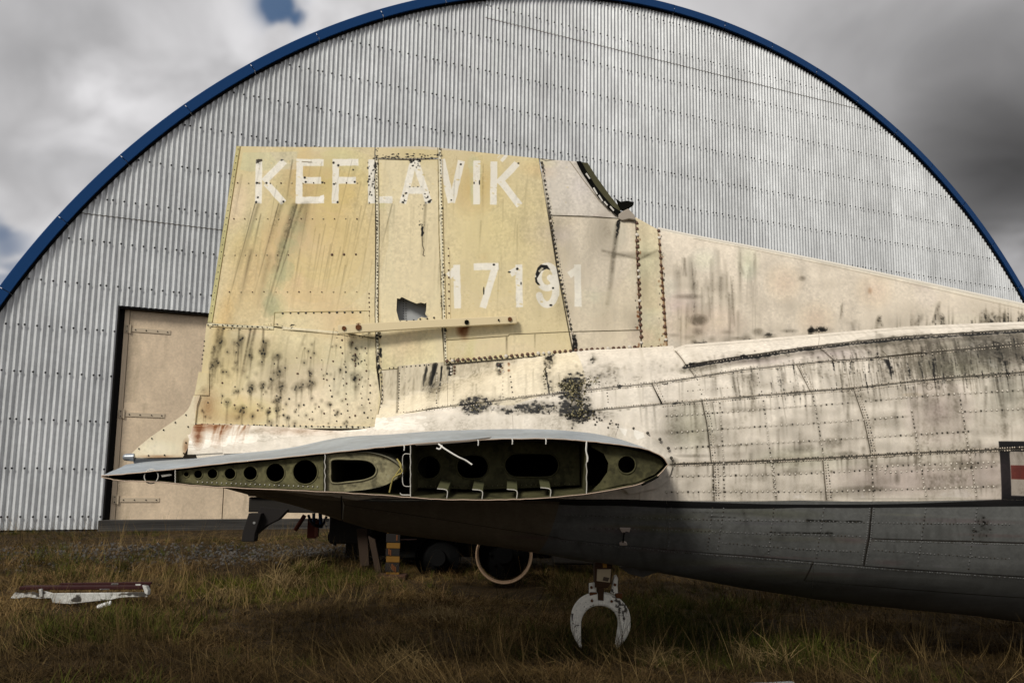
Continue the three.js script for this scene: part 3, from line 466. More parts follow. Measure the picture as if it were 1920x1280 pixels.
  P.line([[389, 606], [440, 610], [513, 612.5], [560, 620], [640, 624], [700, 634]], 2.6, 'rgb(96,84,54)'); P.line([[513, 612], [515, 586], [690, 583]], 1.6, 'rgb(110,98,58)');
  P.line([[703, 276], [703, 330], [705, 440], [703, 585], [706, 690], [714, 745]], 1.4, SE); P.line([[709.5, 298], [711, 440], [709, 585], [711, 690]], 1.1, 'rgb(120,106,70)');
  P.line([[700, 297], [760, 299], [822, 297]], 3.4, SE); for (let i = 0; i < 60; i++) P.blob(rr(700, 822), 294 + rr(-6, 3), rr(1.2, 4), rr(1, 2.2), .9);
  P.line([[821, 277], [823, 440], [829, 600], [834, 686]], 1.2, 'rgb(110,96,62)'); P.line([[830, 300], [832, 440], [837, 610]], 1, 'rgb(150,130,88)'); P.line([[843, 470], [845, 600]], .8, 'rgb(150,130,88)');
  P.line([[1011, 297], [1045, 506], [1076, 668]], 2.2, 'rgb(46,40,30)'); P.line([[1033, 404], [1165, 410], [1190, 414]], 1.6, 'rgb(70,62,46)');
  P.line([[1192, 414], [1196, 520], [1203, 660]], 1.8, 'rgb(60,48,30)'); P.line([[1233, 430], [1243, 530], [1252, 657]], 1.2, 'rgb(90,74,48)');
  P.line([[835, 638], [953, 630], [955, 627], [1072, 622], [1201, 619]], 1.5, 'rgb(90,78,52)'); P.line([[836, 683], [960, 673], [1080, 663], [1200, 659], [1253, 655]], 2.8, 'rgb(44,38,28)');
  P.line([[716, 694], [836, 684]], 2, 'rgb(88,76,48)'); P.line([[829, 612], [834, 686]], 2.2, 'rgb(70,60,40)');
  P.line([[365, 797], [420, 797], [520, 802], [620, 802], [705, 803]], 2.2, 'rgb(110,96,64)'); P.line([[705, 803], [716, 740], [714, 694]], 1.6, 'rgb(110,98,70)');
  P.line([[1068, 302], [1090, 332], [1125, 378], [1158, 408]], 1.2, 'rgb(110,98,76)');
  P.line([[1300, 447], [1400, 466], [1560, 499], [1700, 530], [1920, 580]], 1, 'rgb(150,140,120)');
  P.poly([[1232, 424], [1300, 440], [1400, 459], [1560, 491], [1700, 521], [1920, 570], [1920, 577], [1700, 528], [1560, 497], [1400, 464], [1300, 446], [1232, 431]], 'rgb(216,208,190)');
  P.line([[706, 299], [708, 440], [706, 600], [710, 690]], 5, 'rgb(222,214,186)'); P.line([[824, 278], [827, 440], [832, 600], [836, 684]], 5, 'rgb(220,212,184)'); P.line([[390, 608], [440, 611], [513, 614]], 5, 'rgb(214,204,172)'); P.line([[366, 796], [420, 796], [520, 801], [704, 801.5]], 4, 'rgb(222,212,182)');
  P.line([[703, 276], [703, 330], [705, 440], [703, 585], [706, 690], [714, 745]], 1.3, SE); P.line([[709.5, 298], [711, 440], [709, 585], [711, 690]], 1, 'rgb(120,106,70)'); P.line([[821, 277], [823, 440], [829, 600], [834, 686]], 1, 'rgb(110,96,62)');
  // column lap seams speckled black
  for (let i = 0; i < 130; i++) { const t = rnd(); P.blob(lerp(704, 709, rnd()), lerp(276, 690, t), rr(.8, 2), rr(1, 4), rr(.3, .9)); P.blob(lerp(821, 829, rnd()) + t * 6, lerp(276, 620, t), rr(.8, 2), rr(1, 5), rr(.25, .7)); }
  for (let i = 0; i < 26; i++) P.blob(rr(707, 716), rr(620, 700), rr(2, 4), rr(3, 9), .7); for (let i = 0; i < 20; i++) P.blob(rr(832, 838), rr(600, 686), rr(1, 3), rr(2, 6), .7);
  // tear slit in the spar bay
  P.poly([[791, 424], [794, 425], [793, 432], [795, 436], [792, 443], [789, 442], [790, 434], [789, 428]], 'rgb(7,6,5)'); P.line([[791, 443], [792, 460], [795, 468], [793, 478], [796, 480]], 1.4, 'rgb(50,42,28)'); for (let i = 0; i < 12; i++) P.blob(rr(785, 797), rr(384, 424), 2, 3, .8); P.streak(798, 380, -8, 120, 10, .45);
  // rudder foot: mould spots round every rivet, runs from the joint
  for (let i = 0; i < 120; i++) { const x = rr(378, 706), y = 640 + 158 * rnd(); const r0 = rr(1.2, 3); P.blob(x, y, r0 * 2.6, r0 * 3, rr(.2, .45), 'd'); P.blob(x, y, r0, r0 * 1.2, rr(.4, .95)); if (rnd() < .25) P.streak(x, y, rr(-4, 0), rr(12, 40), 3, .3); }
  for (const [x, y, r] of [[414, 641, 5], [452, 635, 4], [447, 645, 4], [497, 644, 5], [471, 726, 6], [491, 724, 4], [510, 714, 4], [524, 698, 5], [527, 726, 6], [520, 750, 4], [520, 767, 4], [454, 769, 5], [556, 727, 5], [566, 722, 5], [584, 718, 6], [582, 698, 4], [667, 706, 5], [426, 755, 4], [502, 772, 3], [494, 660, 5], [522, 668, 4], [666, 670, 6], [398, 685, 4], [405, 676, 3]]) { P.blob(x, y, r * 2.2, r * 2.6, .6, 'd'); for (let q = 0; q < 6; q++) P.blob(x + rr(-r, r) * .8, y + rr(-r, r), rr(1, r * .7), rr(1, r * .8), .75); P.streak(x, y, -2, 40, 7, .5); }
  for (let i = 0; i < 14; i++) P.blob(rr(655, 680), rr(660, 685), rr(1, 3), rr(1, 3), .9); P.blob(600, 700, 130, 60, .12, 'd'); P.blob(520, 700, 60, 70, .2, 'd'); P.blob(440, 650, 60, 50, .2, 'd');
  for (const [x, dx, w, s] of [[418, -22, 10, .8], [410, -18, 18, .5], [448, -4, 6, .6], [470, -22, 7, .9], [478, -26, 12, .5], [494, -6, 8, .45], [626, -20, 4, .5], [646, 2, 4, .4], [690, 0, 4, .3]]) P.streak(x, 616, dx, 110, w, s);
  for (let i = 0; i < 40; i++) P.streak(rr(385, 700), rr(615, 700), rr(-14, 0), rr(30, 80), rr(3, 10), rr(.08, .25)); P.blob(390, 760, 26, 40, .35, 'r'); P.blob(440, 780, 60, 20, .18, 'r');
  // plate joints of the joint strip
  for (let i = 0; i < 60; i++) P.blob(rr(388, 560), lerp(606, 619, rnd()), rr(1, 4), rr(.8, 2), .8); for (let i = 0; i < 40; i++) P.blob(rr(630, 700), rr(620, 634), rr(1, 4), rr(.8, 2), .8); for (let i = 0; i < 60; i++) P.blob(rr(365, 705), rr(797, 803), rr(1, 3), rr(.8, 2), .7);
  P.poly([[528, 612], [640, 622], [640, 626], [528, 617]], 'rgb(220,208,176)');
  // bolts and stains on the fin foot, front spar and dorsal
  for (let i = 0; i < 120; i++) { const t = rnd(), x = lerp(838, 1200, t); P.blob(x, lerp(676, 655, t) + rr(-4, 6), rr(1, 3), rr(1, 3), .7); }
  P.blob(1078, 650, 8, 30, 1.2); P.streak(1078, 630, 2, 60, 10, .8, 'm'); P.streak(950, 632, 0, 40, 6, .6); P.streak(1003, 627, 0, 30, 5, .4); P.streak(875, 608, -4, 26, 20, 1.1, 'r'); P.blob(865, 620, 12, 14, .9, 'r');
  P.streak(1160, 415, -6, 40, 12, 1.6, 'm'); P.streak(1158, 420, -18, 150, 14, .9); P.blob(1140, 440, 40, 50, .25, 'd'); P.blob(1190, 478, 60, 8, .4, 'd'); P.run([[1130, 470], [1200, 486], [1232, 470]], 8, .35);
  for (let i = 0; i < 40; i++) { P.blob(1193 + rr(-3, 4) + rnd() * 6, rr(415, 655), rr(1.5, 3.5), rr(2, 5), .8, rnd() < .5 ? 'r' : 'm'); P.blob(1236 + rr(-3, 3) + rnd() * 10, rr(430, 655), rr(1.5, 3), rr(2, 4), .7, rnd() < .4 ? 'r' : 'm'); }
  P.run([[1194, 470], [1199, 570]], 5, .8, 'r'); P.run([[1236, 440], [1250, 650]], 6, .5, 'r');
  for (let i = 0; i < 70; i++) { const t = i / 70; P.blob(lerp(1016, 1080, t) + rr(-1, 2), lerp(305, 665, t), 2, 3, .7); }
  // dorsal fin: vertical grey-black mould runs
  for (let i = 0; i < 34; i++) { const x = rr(1262, 1420), y = rr(470, 600); for (let q = 0; q < 3; q++) P.streak(x + rr(-5, 5), y + rr(-10, 10), rr(-2, 2), rr(30, 130), rr(4, 14), rr(.05, .16), q ? 'd' : 'm'); }
  for (const [x, y0, y1, w, s] of [[1375, 500, 640, 6, .6], [1283, 478, 520, 5, .7], [1302, 486, 560, 5, .6], [1390, 490, 520, 6, .4], [1332, 550, 600, 4, .5], [1578, 560, 600, 4, .6], [1650, 590, 616, 8, .9], [1755, 566, 610, 8, .8], [1765, 590, 612, 10, .7], [1720, 590, 612, 10, .6], [1850, 578, 610, 14, .8], [1868, 590, 608, 10, .8], [1885, 585, 606, 8, .8], [1915, 590, 606, 8, .8], [1600, 600, 625, 8, .5], [1630, 530, 560, 6, .2]]) for (let q = 0; q < 5; q++) P.run([[x + rr(-w, w), lerp(y0, y1, rnd() * .4)], [x + rr(-w, w), lerp(y1, y0, rnd() * .3)]], w * rr(.6, 1.8), s * .28, q < 2 ? 'm' : 'd');
  for (let i = 0; i < 90; i++) { const x = 1540 + 390 * Math.sqrt(rnd()), yb = lerp(640, 608, (x - 1500) / 420); P.streak(x, yb, rr(-2, 2), -rr(8, 46), rr(3, 9), rr(.2, .55), rnd() < .5 ? 'm' : 'd'); }
  for (let i = 0; i < 40; i++) P.blob(rr(1262, 1500), rr(620, 650), rr(4, 22), rr(3, 10), rr(.15, .5), rnd() < .4 ? 'm' : 'd'); P.blob(1540, 618, 26, 8, 1.0); P.blob(1520, 622, 8, 14, .9); P.blob(1505, 522, 8, 6, .8, 'd'); P.blob(1290, 556, 30, 6, .6, 'd'); P.blob(1310, 600, 20, 12, .8, 'd'); P.blob(1360, 650, 40, 10, .7, 'm'); P.blob(1632, 545, 6, 8, .3, 'r');
  for (let i = 0; i < 60; i++) P.blob(rr(1255, 1900), rr(480, 640), rr(15, 50), rr(10, 30), .06, 'd');
}
const fusP = new Paint(2048, 1024, skinHit, fusUV);
{
  const P = fusP, b = P.base; b.fillStyle = 'rgb(217,208,193)'; b.fillRect(0, 0, P.W, P.H);
  P.poly([[700, 680], [1080, 660], [1100, 720], [960, 760], [700, 790]], 'rgb(220,208,182)');
  const uY = (x, y) => P.P(x, y);
  // lower grey paint and black cheat line
  const pts = [[400, 905], [560, 930], [700, 934], [860, 934], [1000, 934], [1250, 938.5], [1500, 938], [1880, 936], [1935, 935.5]], W = P.W, H = P.H;
  b.fillStyle = 'rgb(86,87,85)'; b.beginPath(); pts.forEach((p, i) => { const q = uY(...p); i ? b.lineTo(...q) : b.moveTo(0, q[1]); }); b.lineTo(W, uY(1935, 935.5)[1]); b.lineTo(W, H); b.lineTo(0, H); b.closePath(); b.fill();
  P.poly([[860, 936], [1000, 944], [1250, 952], [1500, 952], [1700, 951], [1935, 949], [1935, 935.5], [1880, 936.5], [1250, 938.5], [1000, 934]], 'rgb(9,9,9)'); { const q0 = uY(1935, 935.5), q1 = uY(1935, 949); b.fillStyle = 'rgb(9,9,9)'; b.fillRect(q0[0] - 2, q0[1], W, q1[1] - q0[1]); }
  b.globalAlpha = .75; P.poly([[300, 880], [620, 930], [1050, 940], [1000, 1040], [600, 1000], [400, 920]], 'rgb(92,80,62)'); b.globalAlpha = 1;
  // painted national marking at the right edge: dark border, pale bars with a red stripe
  { const [xa, ya] = uY(1873, 827), [, yb] = uY(1880, 942), X = (px) => uY(px, 880)[0]; const Y = (py) => uY(1905, py)[1]; b.fillStyle = 'rgb(9,9,11)'; b.fillRect(xa, ya, W - xa, yb - ya); b.fillStyle = 'rgb(168,160,148)'; b.fillRect(X(1895), Y(846), 170, Y(929) - Y(846)); b.fillStyle = 'rgb(84,32,22)'; b.fillRect(X(1896), Y(874), 170, Y(900) - Y(874)); }
  // seams (grime in the joints)
  const SE = 'rgb(62,54,42)', S = (pts, w = 1.8, c = SE) => P.line(pts, w, c);
  SEAMS.long.forEach((l) => S(l, 2)); SEAMS.vert.forEach((l) => S(l, 1.5, 'rgb(104,94,78)')); SEAMS.low.forEach((l) => S(l, 2.6, 'rgb(30,26,22)'));
  for (const l of SEAMS.long) for (let i = 0; i < l.length - 1; i++) { P.run([l[i], l[i + 1]], 9, .35); for (let k = 0; k < 26; k++) { const t = rnd(); P.blob(lerp(l[i][0], l[i + 1][0], t), lerp(l[i][1], l[i + 1][1], t) + rr(-2, 5), rr(2, 9), rr(1, 3.5), rr(.1, .6), rnd() < .5 ? 'm' : 'd'); } }
  for (const l of SEAMS.vert) P.run(l, 8, .25);
  // big lichen patches round the tailplane root
  const patch = (n, x, y, rx, ry, s) => { for (let i = 0; i < n * 2; i++) { const a = rnd() * 6.28, r = rnd() ** .7 * 1.25; P.blob(x + rx * r * Math.cos(a), y + ry * r * Math.sin(a), rr(1.5, 7), rr(1.5, 6), s * .62 * rr(.3, 1.3), rnd() < .75 ? 'm' : 'd'); } P.blob(x, y, rx * 1.5, ry * 1.5, s * .35, 'd'); };
  patch(150, 1078, 738, 26, 32, .75); patch(50, 1072, 722, 16, 12, .8); patch(90, 1085, 774, 26, 14, .85); patch(60, 890, 760, 24, 12, .75); patch(60, 1130, 706, 60, 16, .35); patch(60, 1020, 764, 40, 10, .5); patch(70, 1080, 770, 26, 22, .6); patch(40, 1060, 722, 40, 12, .4); patch(50, 1120, 700, 40, 18, .35); patch(60, 1025, 705, 14, 30, .3); patch(50, 895, 758, 28, 14, .45); patch(26, 885, 768, 14, 10, .6); patch(40, 985, 762, 50, 12, .4); patch(30, 925, 748, 30, 8, .35); patch(30, 955, 770, 20, 8, .5); patch(50, 1010, 765, 40, 10, .45); patch(26, 1130, 780, 24, 8, .45); patch(60, 1180, 690, 60, 24, .16); patch(40, 1250, 690, 40, 16, .25); patch(30, 1030, 672, 10, 12, .6); patch(16, 1112, 672, 8, 8, .4); patch(16, 845, 692, 6, 10, .6); patch(16, 938, 690, 6, 10, .6);
  patch(20, 1220, 745, 60, 14, .12);
  b.globalAlpha = .8; P.poly([[1105, 716], [1122, 710], [1124, 720], [1108, 726]], 'rgb(214,206,190)'); b.globalAlpha = 1;
  // runs under the spar bay
  for (const [x, dx, w, s, l] of [[815, -12, 24, 1.0, 60], [828, -6, 8, 1.2, 56], [800, -14, 12, .8, 60], [770, -6, 8, .25, 60], [845, -2, 8, .3, 50]]) P.streak(x, 690, dx, l, w, s, 'm'); P.blob(812, 725, 22, 28, .7, 'd');
  for (let i = 0; i < 60; i++) P.streak(rr(720, 1240), rr(690, 730), rr(-3, 3), rr(20, 50), rr(3, 9), rr(.05, .22));
  P.run([[746, 697], [744, 775]], 5, .6); P.run([[1022, 690], [1030, 738]], 4, .7, 'm'); for (const x of [965, 958]) P.blob(954, 684 + rr(0, 12), 3, 3, 1, 'r');
  // white paint flaking off the fillet
  for (let i = 0; i < 210; i++) { const t = rnd(), x = lerp(300, 800, t), y = lerp(848, 805, clamp(t * 1.25)) - rnd() * lerp(10, 22, t); P.poly(circ(x, y, rr(3, 16), rr(1, 3.4), 9), 'rgb(236,228,214)'); }
  for (let i = 0; i < 60; i++) P.poly(circ(rr(700, 790), rr(797, 806), rr(3, 10), rr(1, 3), 8), 'rgb(234,226,212)'); P.poly(circ(357, 830, 5, 3, 9), 'rgb(240,232,220)');
  P.blob(395, 800, 40, 14, .6, 'r'); P.blob(372, 815, 14, 30, .7, 'r'); P.streak(430, 800, -24, 40, 20, .4, 'r'); P.blob(560, 810, 100, 10, .25, 'r'); for (let i = 0; i < 26; i++) P.streak(rr(365, 470), 798, rr(-20, -4), rr(20, 44), rr(3, 8), .3, 'r');
  P.poly([[262, 850], [345, 775], [362, 757], [350, 845]], 'rgb(214,200,176)');
  // white chips: nose of tailplane fairing, stripe edge, upper fuselage
  P.poly([[1160, 802], [1176, 806], [1172, 818], [1166, 812]], 'rgb(232,226,214)'); P.poly([[1188, 806], [1206, 812], [1208, 820], [1194, 824], [1188, 816]], 'rgb(232,226,214)');
  P.poly([[1762, 929], [1768, 922], [1778, 924], [1784, 917], [1800, 915], [1812, 917], [1822, 928], [1812, 933], [1780, 931]], 'rgb(220,212,200)'); P.poly([[1486, 933], [1490, 927], [1500, 926], [1510, 930], [1508, 935]], 'rgb(226,218,206)'); P.poly([[1614, 934], [1617, 923], [1622, 933]], 'rgb(226,218,206)');
  P.poly([[1848, 668], [1852, 672], [1866, 676], [1877, 686], [1868, 692], [1856, 686]], 'rgb(222,216,206)'); P.poly(circ(1822, 646, 7, 4, 10), 'rgb(222,216,206)'); P.poly(circ(1832, 658, 5, 5, 10), 'rgb(222,216,206)'); P.poly(circ(1872, 712, 14, 3, 10), 'rgb(206,198,184)'); P.poly(circ(1712, 740, 20, 4, 10), 'rgb(210,198,178)'); P.line(circ(1743, 725, 6, 6, 16), 1.2, 'rgb(120,112,98)');
  for (const [x, y, rx, ry, s] of [[1850, 655, 150, 34, .75], [1700, 650, 120, 26, .6], [1560, 662, 90, 18, .4], [1800, 690, 110, 30, .5], [1890, 740, 60, 60, .45], [1420, 676, 90, 12, .4], [1760, 770, 70, 70, .3], [1700, 900, 180, 40, .25], [1860, 890, 80, 60, .3], [1500, 860, 120, 30, .2], [1300, 800, 60, 60, .2]]) P.tint(x, y, rx, ry, 'rgb(120,112,100)', s);
  // upper fuselage: sooty black wash with runs
  for (let i = 0; i < 420; i++) { const t = Math.sqrt(rnd()), x = lerp(1280, 1930, t), y = lerp(690, 640, t) + rr(-24, 40); P.streak(x, y, rr(2, 16), rr(14, 56), rr(4, 14), rr(.08, .34), rnd() < .35 ? 'm' : 'd'); }
  for (let i = 0; i < 80; i++) { const x = rr(1640, 1930); P.streak(x, rr(620, 700), rr(0, 14), rr(30, 110), rr(5, 16), rr(.1, .3), 'd'); }
  patch(50, 1400, 668, 50, 8, .35); patch(50, 1700, 636, 60, 10, .3); patch(40, 1850, 632, 60, 12, .35); P.blob(1880, 650, 90, 40, .45, 'd'); P.blob(1760, 680, 120, 40, .25, 'd'); P.streak(1662, 675, 18, 40, 18, .8, 'm'); P.blob(1690, 700, 26, 26, -.0, 'd');
  for (let i = 0; i < 260; i++) P.blob(rr(1240, 1900), rr(690, 930), rr(10, 60), rr(6, 22), rr(.04, .17), 'd'); for (let i = 0; i < 150; i++) { const x = rr(1300, 1920); P.streak(x, rr(690, 860), rr(-3, 8), rr(40, 110), rr(5, 18), rr(.06, .2), 'd'); } P.line(SEAMS.long[0].map(([x, y]) => [x, y + 2]), 5, 'rgb(40,35,28)'); P.run(SEAMS.long[0].map(([x, y]) => [x, y + 5]), 16, .9, 'm'); P.run(SEAMS.long[0].map(([x, y]) => [x, y + 10]), 34, .5, 'd'); P.line([[1285, 650.5], [1380, 643.5], [1500, 633.5], [1700, 616.5], [1930, 608.5]], 1.4, 'rgb(80,70,56)');
  for (const [x, y, rx, ry, s] of [[1390, 768, 50, 6, .3], [1500, 840, 36, 10, .5], [1585, 850, 26, 6, .5], [1560, 830, 24, 10, .4], [1380, 745, 30, 5, .25], [1480, 885, 30, 8, .35], [1430, 890, 20, 14, .4], [1683, 897, 7, 14, .6], [1630, 915, 60, 6, .5], [1260, 866, 14, 8, .8], [1300, 855, 40, 5, .5], [1265, 800, 30, 30, .25], [1380, 850, 24, 10, .2], [1850, 790, 50, 30, .2], [1690, 870, 30, 10, .35], [1260, 800, 50, 50, .12]]) P.blob(x, y, rx, ry, s, 'd');
  for (const x of [1680, 1710, 1735, 1795, 1850, 1880, 1640]) P.streak(x, rr(710, 760), rr(-4, 10), rr(60, 120), rr(8, 16), rr(.15, .4), 'd');
  for (const p of [...RIV.mid, ...RIV.vert]) { P.run(p, 8, .14); for (let i = 0; i < p.length - 1; i++) { const l = Math.hypot(p[i + 1][0] - p[i][0], p[i + 1][1] - p[i][1]); for (let k = 0; k < l / 10; k++) { const t = k / (l / 10), x = lerp(p[i][0], p[i + 1][0], t), y = lerp(p[i][1], p[i + 1][1], t), w = rnd(); P.blob(x, y + 1, rr(2, 4.5), rr(2, 4), w < .12 ? .5 : .16, w < .05 ? 'm' : 'd'); if (w < .22) P.streak(x, y, rr(-1, 2), rr(8, 26), 4, .25); } } }
  for (let i = 0; i < 260; i++) { const t = Math.sqrt(rnd()), x = lerp(1300, 1930, t), y = lerp(700, 640, t) + rr(-20, 60); const l = rr(16, 70); P.streak(x, y, l * .16, l, rr(1.5, 5), rr(.25, .7), rnd() < .45 ? 'm' : 'd'); }
  for (let i = 0; i < 160; i++) { const l = SEAMS.long[1 + (i % 3)], k = Math.floor(rnd() * (l.length - 1)), t = rnd(), x = lerp(l[k][0], l[k + 1][0], t), y = lerp(l[k][1], l[k + 1][1], t); if (x > 1200) P.streak(x, y, rr(-1, 5), rr(12, 60), rr(2, 7), rr(.15, .5), rnd() < .3 ? 'm' : 'd'); }
  // lower grey: oil streaks
  for (const [x0, x1, y, s] of [[1515, 1615, 976, .8], [1445, 1560, 998, .7], [1330, 1380, 968, .4], [1300, 1420, 960, .3]]) P.run([[x0, y], [x1, y + 2]], 9, s, 'm'); patch(40, 1843, 990, 16, 20, .5); for (let i = 0; i < 60; i++) P.streak(rr(1000, 1900), rr(955, 1040), rr(-30, 30), rr(10, 60), rr(6, 20), rr(.05, .25), 'd'); P.run([[1600, 935], [1920, 935]], 4, .2, 'd');
  P.blob(1600, 1100, 500, 40, .5, 'd'); for (let i = 0; i < 90; i++) { const x = rr(1000, 1920), y = rr(955, 1100); P.tint(x, y, rr(30, 140), rr(3, 12), ['rgb(104,104,101)', 'rgb(66,64,61)', 'rgb(78,71,60)'][i % 3], rr(.12, .4), .03); }
}
// ------------------------------------------------------------------ aircraft skins
const finMat = new THREE.MeshPhysicalMaterial({ specularIntensity: .4, map: finP.finish(FXW, FYW, .30), roughness: .62, side: THREE.DoubleSide });
const fusMat = new THREE.MeshPhysicalMaterial({ specularIntensity: .45, map: fusP.finish(FXW, 2.6, .75), roughness: .55, side: THREE.DoubleSide });
const dirtyTex = dataTex(512, 512, (i, j, o) => { const a = tile(i / 512, j / 512, 7, 6), b = tile(i / 512 + .3, j / 512, 40, 3), c = sstep(.56, .7, tile(i / 512, j / 512 + .5, 12, 5)); const k = (.62 + .5 * a + .25 * (b - .5)) * (1 - .22 * c); o[0] = 255 * k; o[1] = 252 * k; o[2] = 240 * k; });
const OM = (c) => { const m = M(c, .8, 0, { map: dirtyTex.clone() }); m.map.repeat.set(2.2, 2.2); m.map.needsUpdate = true; return m; };
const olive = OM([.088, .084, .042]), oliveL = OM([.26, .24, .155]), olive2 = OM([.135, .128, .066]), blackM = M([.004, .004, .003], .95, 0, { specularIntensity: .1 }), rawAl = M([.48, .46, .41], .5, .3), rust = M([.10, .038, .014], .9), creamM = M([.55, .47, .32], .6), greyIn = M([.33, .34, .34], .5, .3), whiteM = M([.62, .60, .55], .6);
const farMat = M([.5, .46, .38], .6), greyLow = M([.09, .09, .088], .6);
const bodyUV = (X, Y) => fusUV(X, toPh(X, Y));
const fh = (l) => l.map((p) => finHit(...p)), bh = (l) => l.map((p) => bodyHit(...p)), uh = (l) => l.map((p) => fusHit(...p));
const XV = (px) => px2X(px, 1000);

// tail fin: far skin, near skin panels
const finOutline = [[703, 276], [790, 274], [824, 277], [885, 284], [1010, 297], [1068, 302], [1088, 303], [1112, 340], [1140, 377], [1165, 402], [1190, 406], [1232, 430], [1300, 445], [1400, 464], [1560, 496], [1700, 526], [1935, 578], [1935, 612], [1700, 622], [1500, 640], [1260, 664], [1080, 672], [835, 690], [712, 700]];
const mirrorMap = (m) => { const f = (X, Y, off) => { const p = m(X, Y, off); p.z = -ZC - (p.z + ZC); return p; }; f.mirrored = true; return f; };
const fin = mesh('tail_fin', panelGeo(fh(finOutline), mirrorMap(finMap), finUV, { rim: .002, du: .12, dv: .12 }), farMat, aircraft);
const FIN = [
  [[[703.5, 276], [790, 274], [821, 276.5], [822, 296], [703.5, 296.5]], .001],
  [[[710, 700], [716, 694], [833.5, 685.5], [829, 612], [707, 621], [708, 660]], .002],
  [[[822, 276.5], [885, 284], [1010.5, 297], [1028, 404], [1045, 506], [1071, 622], [955, 627], [953, 630], [836, 638], [830, 600], [828, 500], [824, 400]], .001],
  [[[836, 638.5], [953, 630.5], [955, 627.5], [1071, 622.5], [1079, 663], [960, 673], [834.5, 684.5]], .003],
  [[[1011.5, 297], [1068, 302], [1083, 303], [1106, 340], [1134, 378], [1158, 402], [1165, 409.5], [1033, 403.5]], .004],
  [[[1033.5, 404.5], [1165, 410.5], [1191, 411], [1195, 500], [1201, 618], [1072, 621.5], [1046, 506]], .002],
  [[[1072.5, 622.5], [1201, 619], [1203.5, 659.5], [1080, 663]], .0035],
  [[[1191.5, 407], [1232.5, 430], [1242, 530], [1252, 655], [1204.5, 659.5], [1198, 520]], .006]];
for (const [l, off] of FIN) mesh('panel', panelGeo(fh(l), finMap, finUV, { off, du: .1, dv: .1 }), finMat, fin);
{ // spar bay panel with the torn hole
  const hole = [[744, 559], [749, 560], [753, 556.5], [762, 561], [771, 565], [781, 569], [789, 567], [796, 569], [799.5, 567], [799, 580], [797, 589], [802, 594], [798, 596], [790, 594], [784, 597], [782, 600.5], [748, 600.5], [746, 594], [743, 582]];
  mesh('panel', panelGeo(fh([[703.5, 297.5], [822, 297.5], [824, 400], [828, 500], [829.5, 611], [706.5, 620], [704, 500]]), finMap, finUV, { off: 0, du: .05, dv: .05, holes: [fh(hole)] }), finMat, fin);
  const g = plate([[728, 540], [815, 540], [815, 612], [728, 612]], ZC - .03, .004); mesh('inner_panel', [g], greyIn, fin);
  const d = []; for (let i = 0; i < 12; i++) for (const x of [756, 761]) d.push(new THREE.SphereGeometry(.003, 6, 4).translate(...at(x, 560 + i * 4.6, ZC - .032).toArray())); tag(mesh('inner_rivets', d, blackM, fin), null, null, null, 'stuff');
}
// dorsal fin
const DB = [[1252, 657], [1285, 650.5], [1380, 643], [1500, 633], [1700, 616], [1938, 607]];
const DT = [[1233, 430], [1300, 444], [1400, 463], [1560, 495], [1700, 525], [1938, 576.5]];
const dorsal = mesh('dorsal_fin', panelGeo(fh([[1233, 430], ...DT.slice(1), ...DB.slice().reverse()]), mirrorMap(finMap), finUV, { rim: .002 }), farMat, aircraft);
mesh('panel', panelGeo(fh([...DT, ...DB.slice().reverse(), [1243, 530]]), finMap, finUV, { off: .002, du: .1, dv: .08 }), finMat, dorsal);
{ const t = (X) => interp(DTOP, X, 1), f = (X) => fusAt(X).yc + fusAt(X).b - .012, x0 = fh([[1938, 576.5]])[0][0]; mesh('panel', panelGeo([[x0, t(x0)], [x0 + .25, t(x0 + .25)], [x0 + .52, Math.max(t(x0 + .52), f(x0 + .52) + .004)], [x0 + .52, f(x0 + .52)], [x0 + .25, f(x0 + .25)], [x0, fh([[1938, 607]])[0][1]]], finMap, finUV, { off: .002, du: .1, dv: .08 }), finMat, dorsal); }
mesh('lip', tube(DT.map(([x, y]) => { const p = at(x, y, ZC); return p; }), .016, 40, 8), M([.62, .58, .5], .5), dorsal);
// lapped joint straps over the fin seams
const strap = (pts, w, t, mat = finMat) => { const l = fh(pts), P = []; for (let i = 0; i < l.length; i++) { const a = l[Math.max(0, i - 1)], b = l[Math.min(l.length - 1, i + 1)], d = Math.hypot(b[0] - a[0], b[1] - a[1]), nx = -(b[1] - a[1]) / d * w, ny = (b[0] - a[0]) / d * w; P.push([[l[i][0] + nx, l[i][1] + ny], [l[i][0] - nx, l[i][1] - ny]]); } return panelGeo([...P.map((p) => p[0]), ...P.map((p) => p[1]).reverse()], finMap, finUV, { off: t, rim: t + .004, du: .08, dv: .08 }); };
mesh('joint_strap', strap([[705, 299], [707, 400], [707, 500], [706, 600], [709, 690]], .010, .006), finMat, fin);
mesh('joint_strap', strap([[824.5, 278], [827, 400], [831, 520], [834, 600], [836, 684]], .010, .006), finMat, fin);
mesh('joint_strap', strap([[836, 680], [960, 669], [1080, 659], [1203, 655]], .012, .009), finMat, fin);

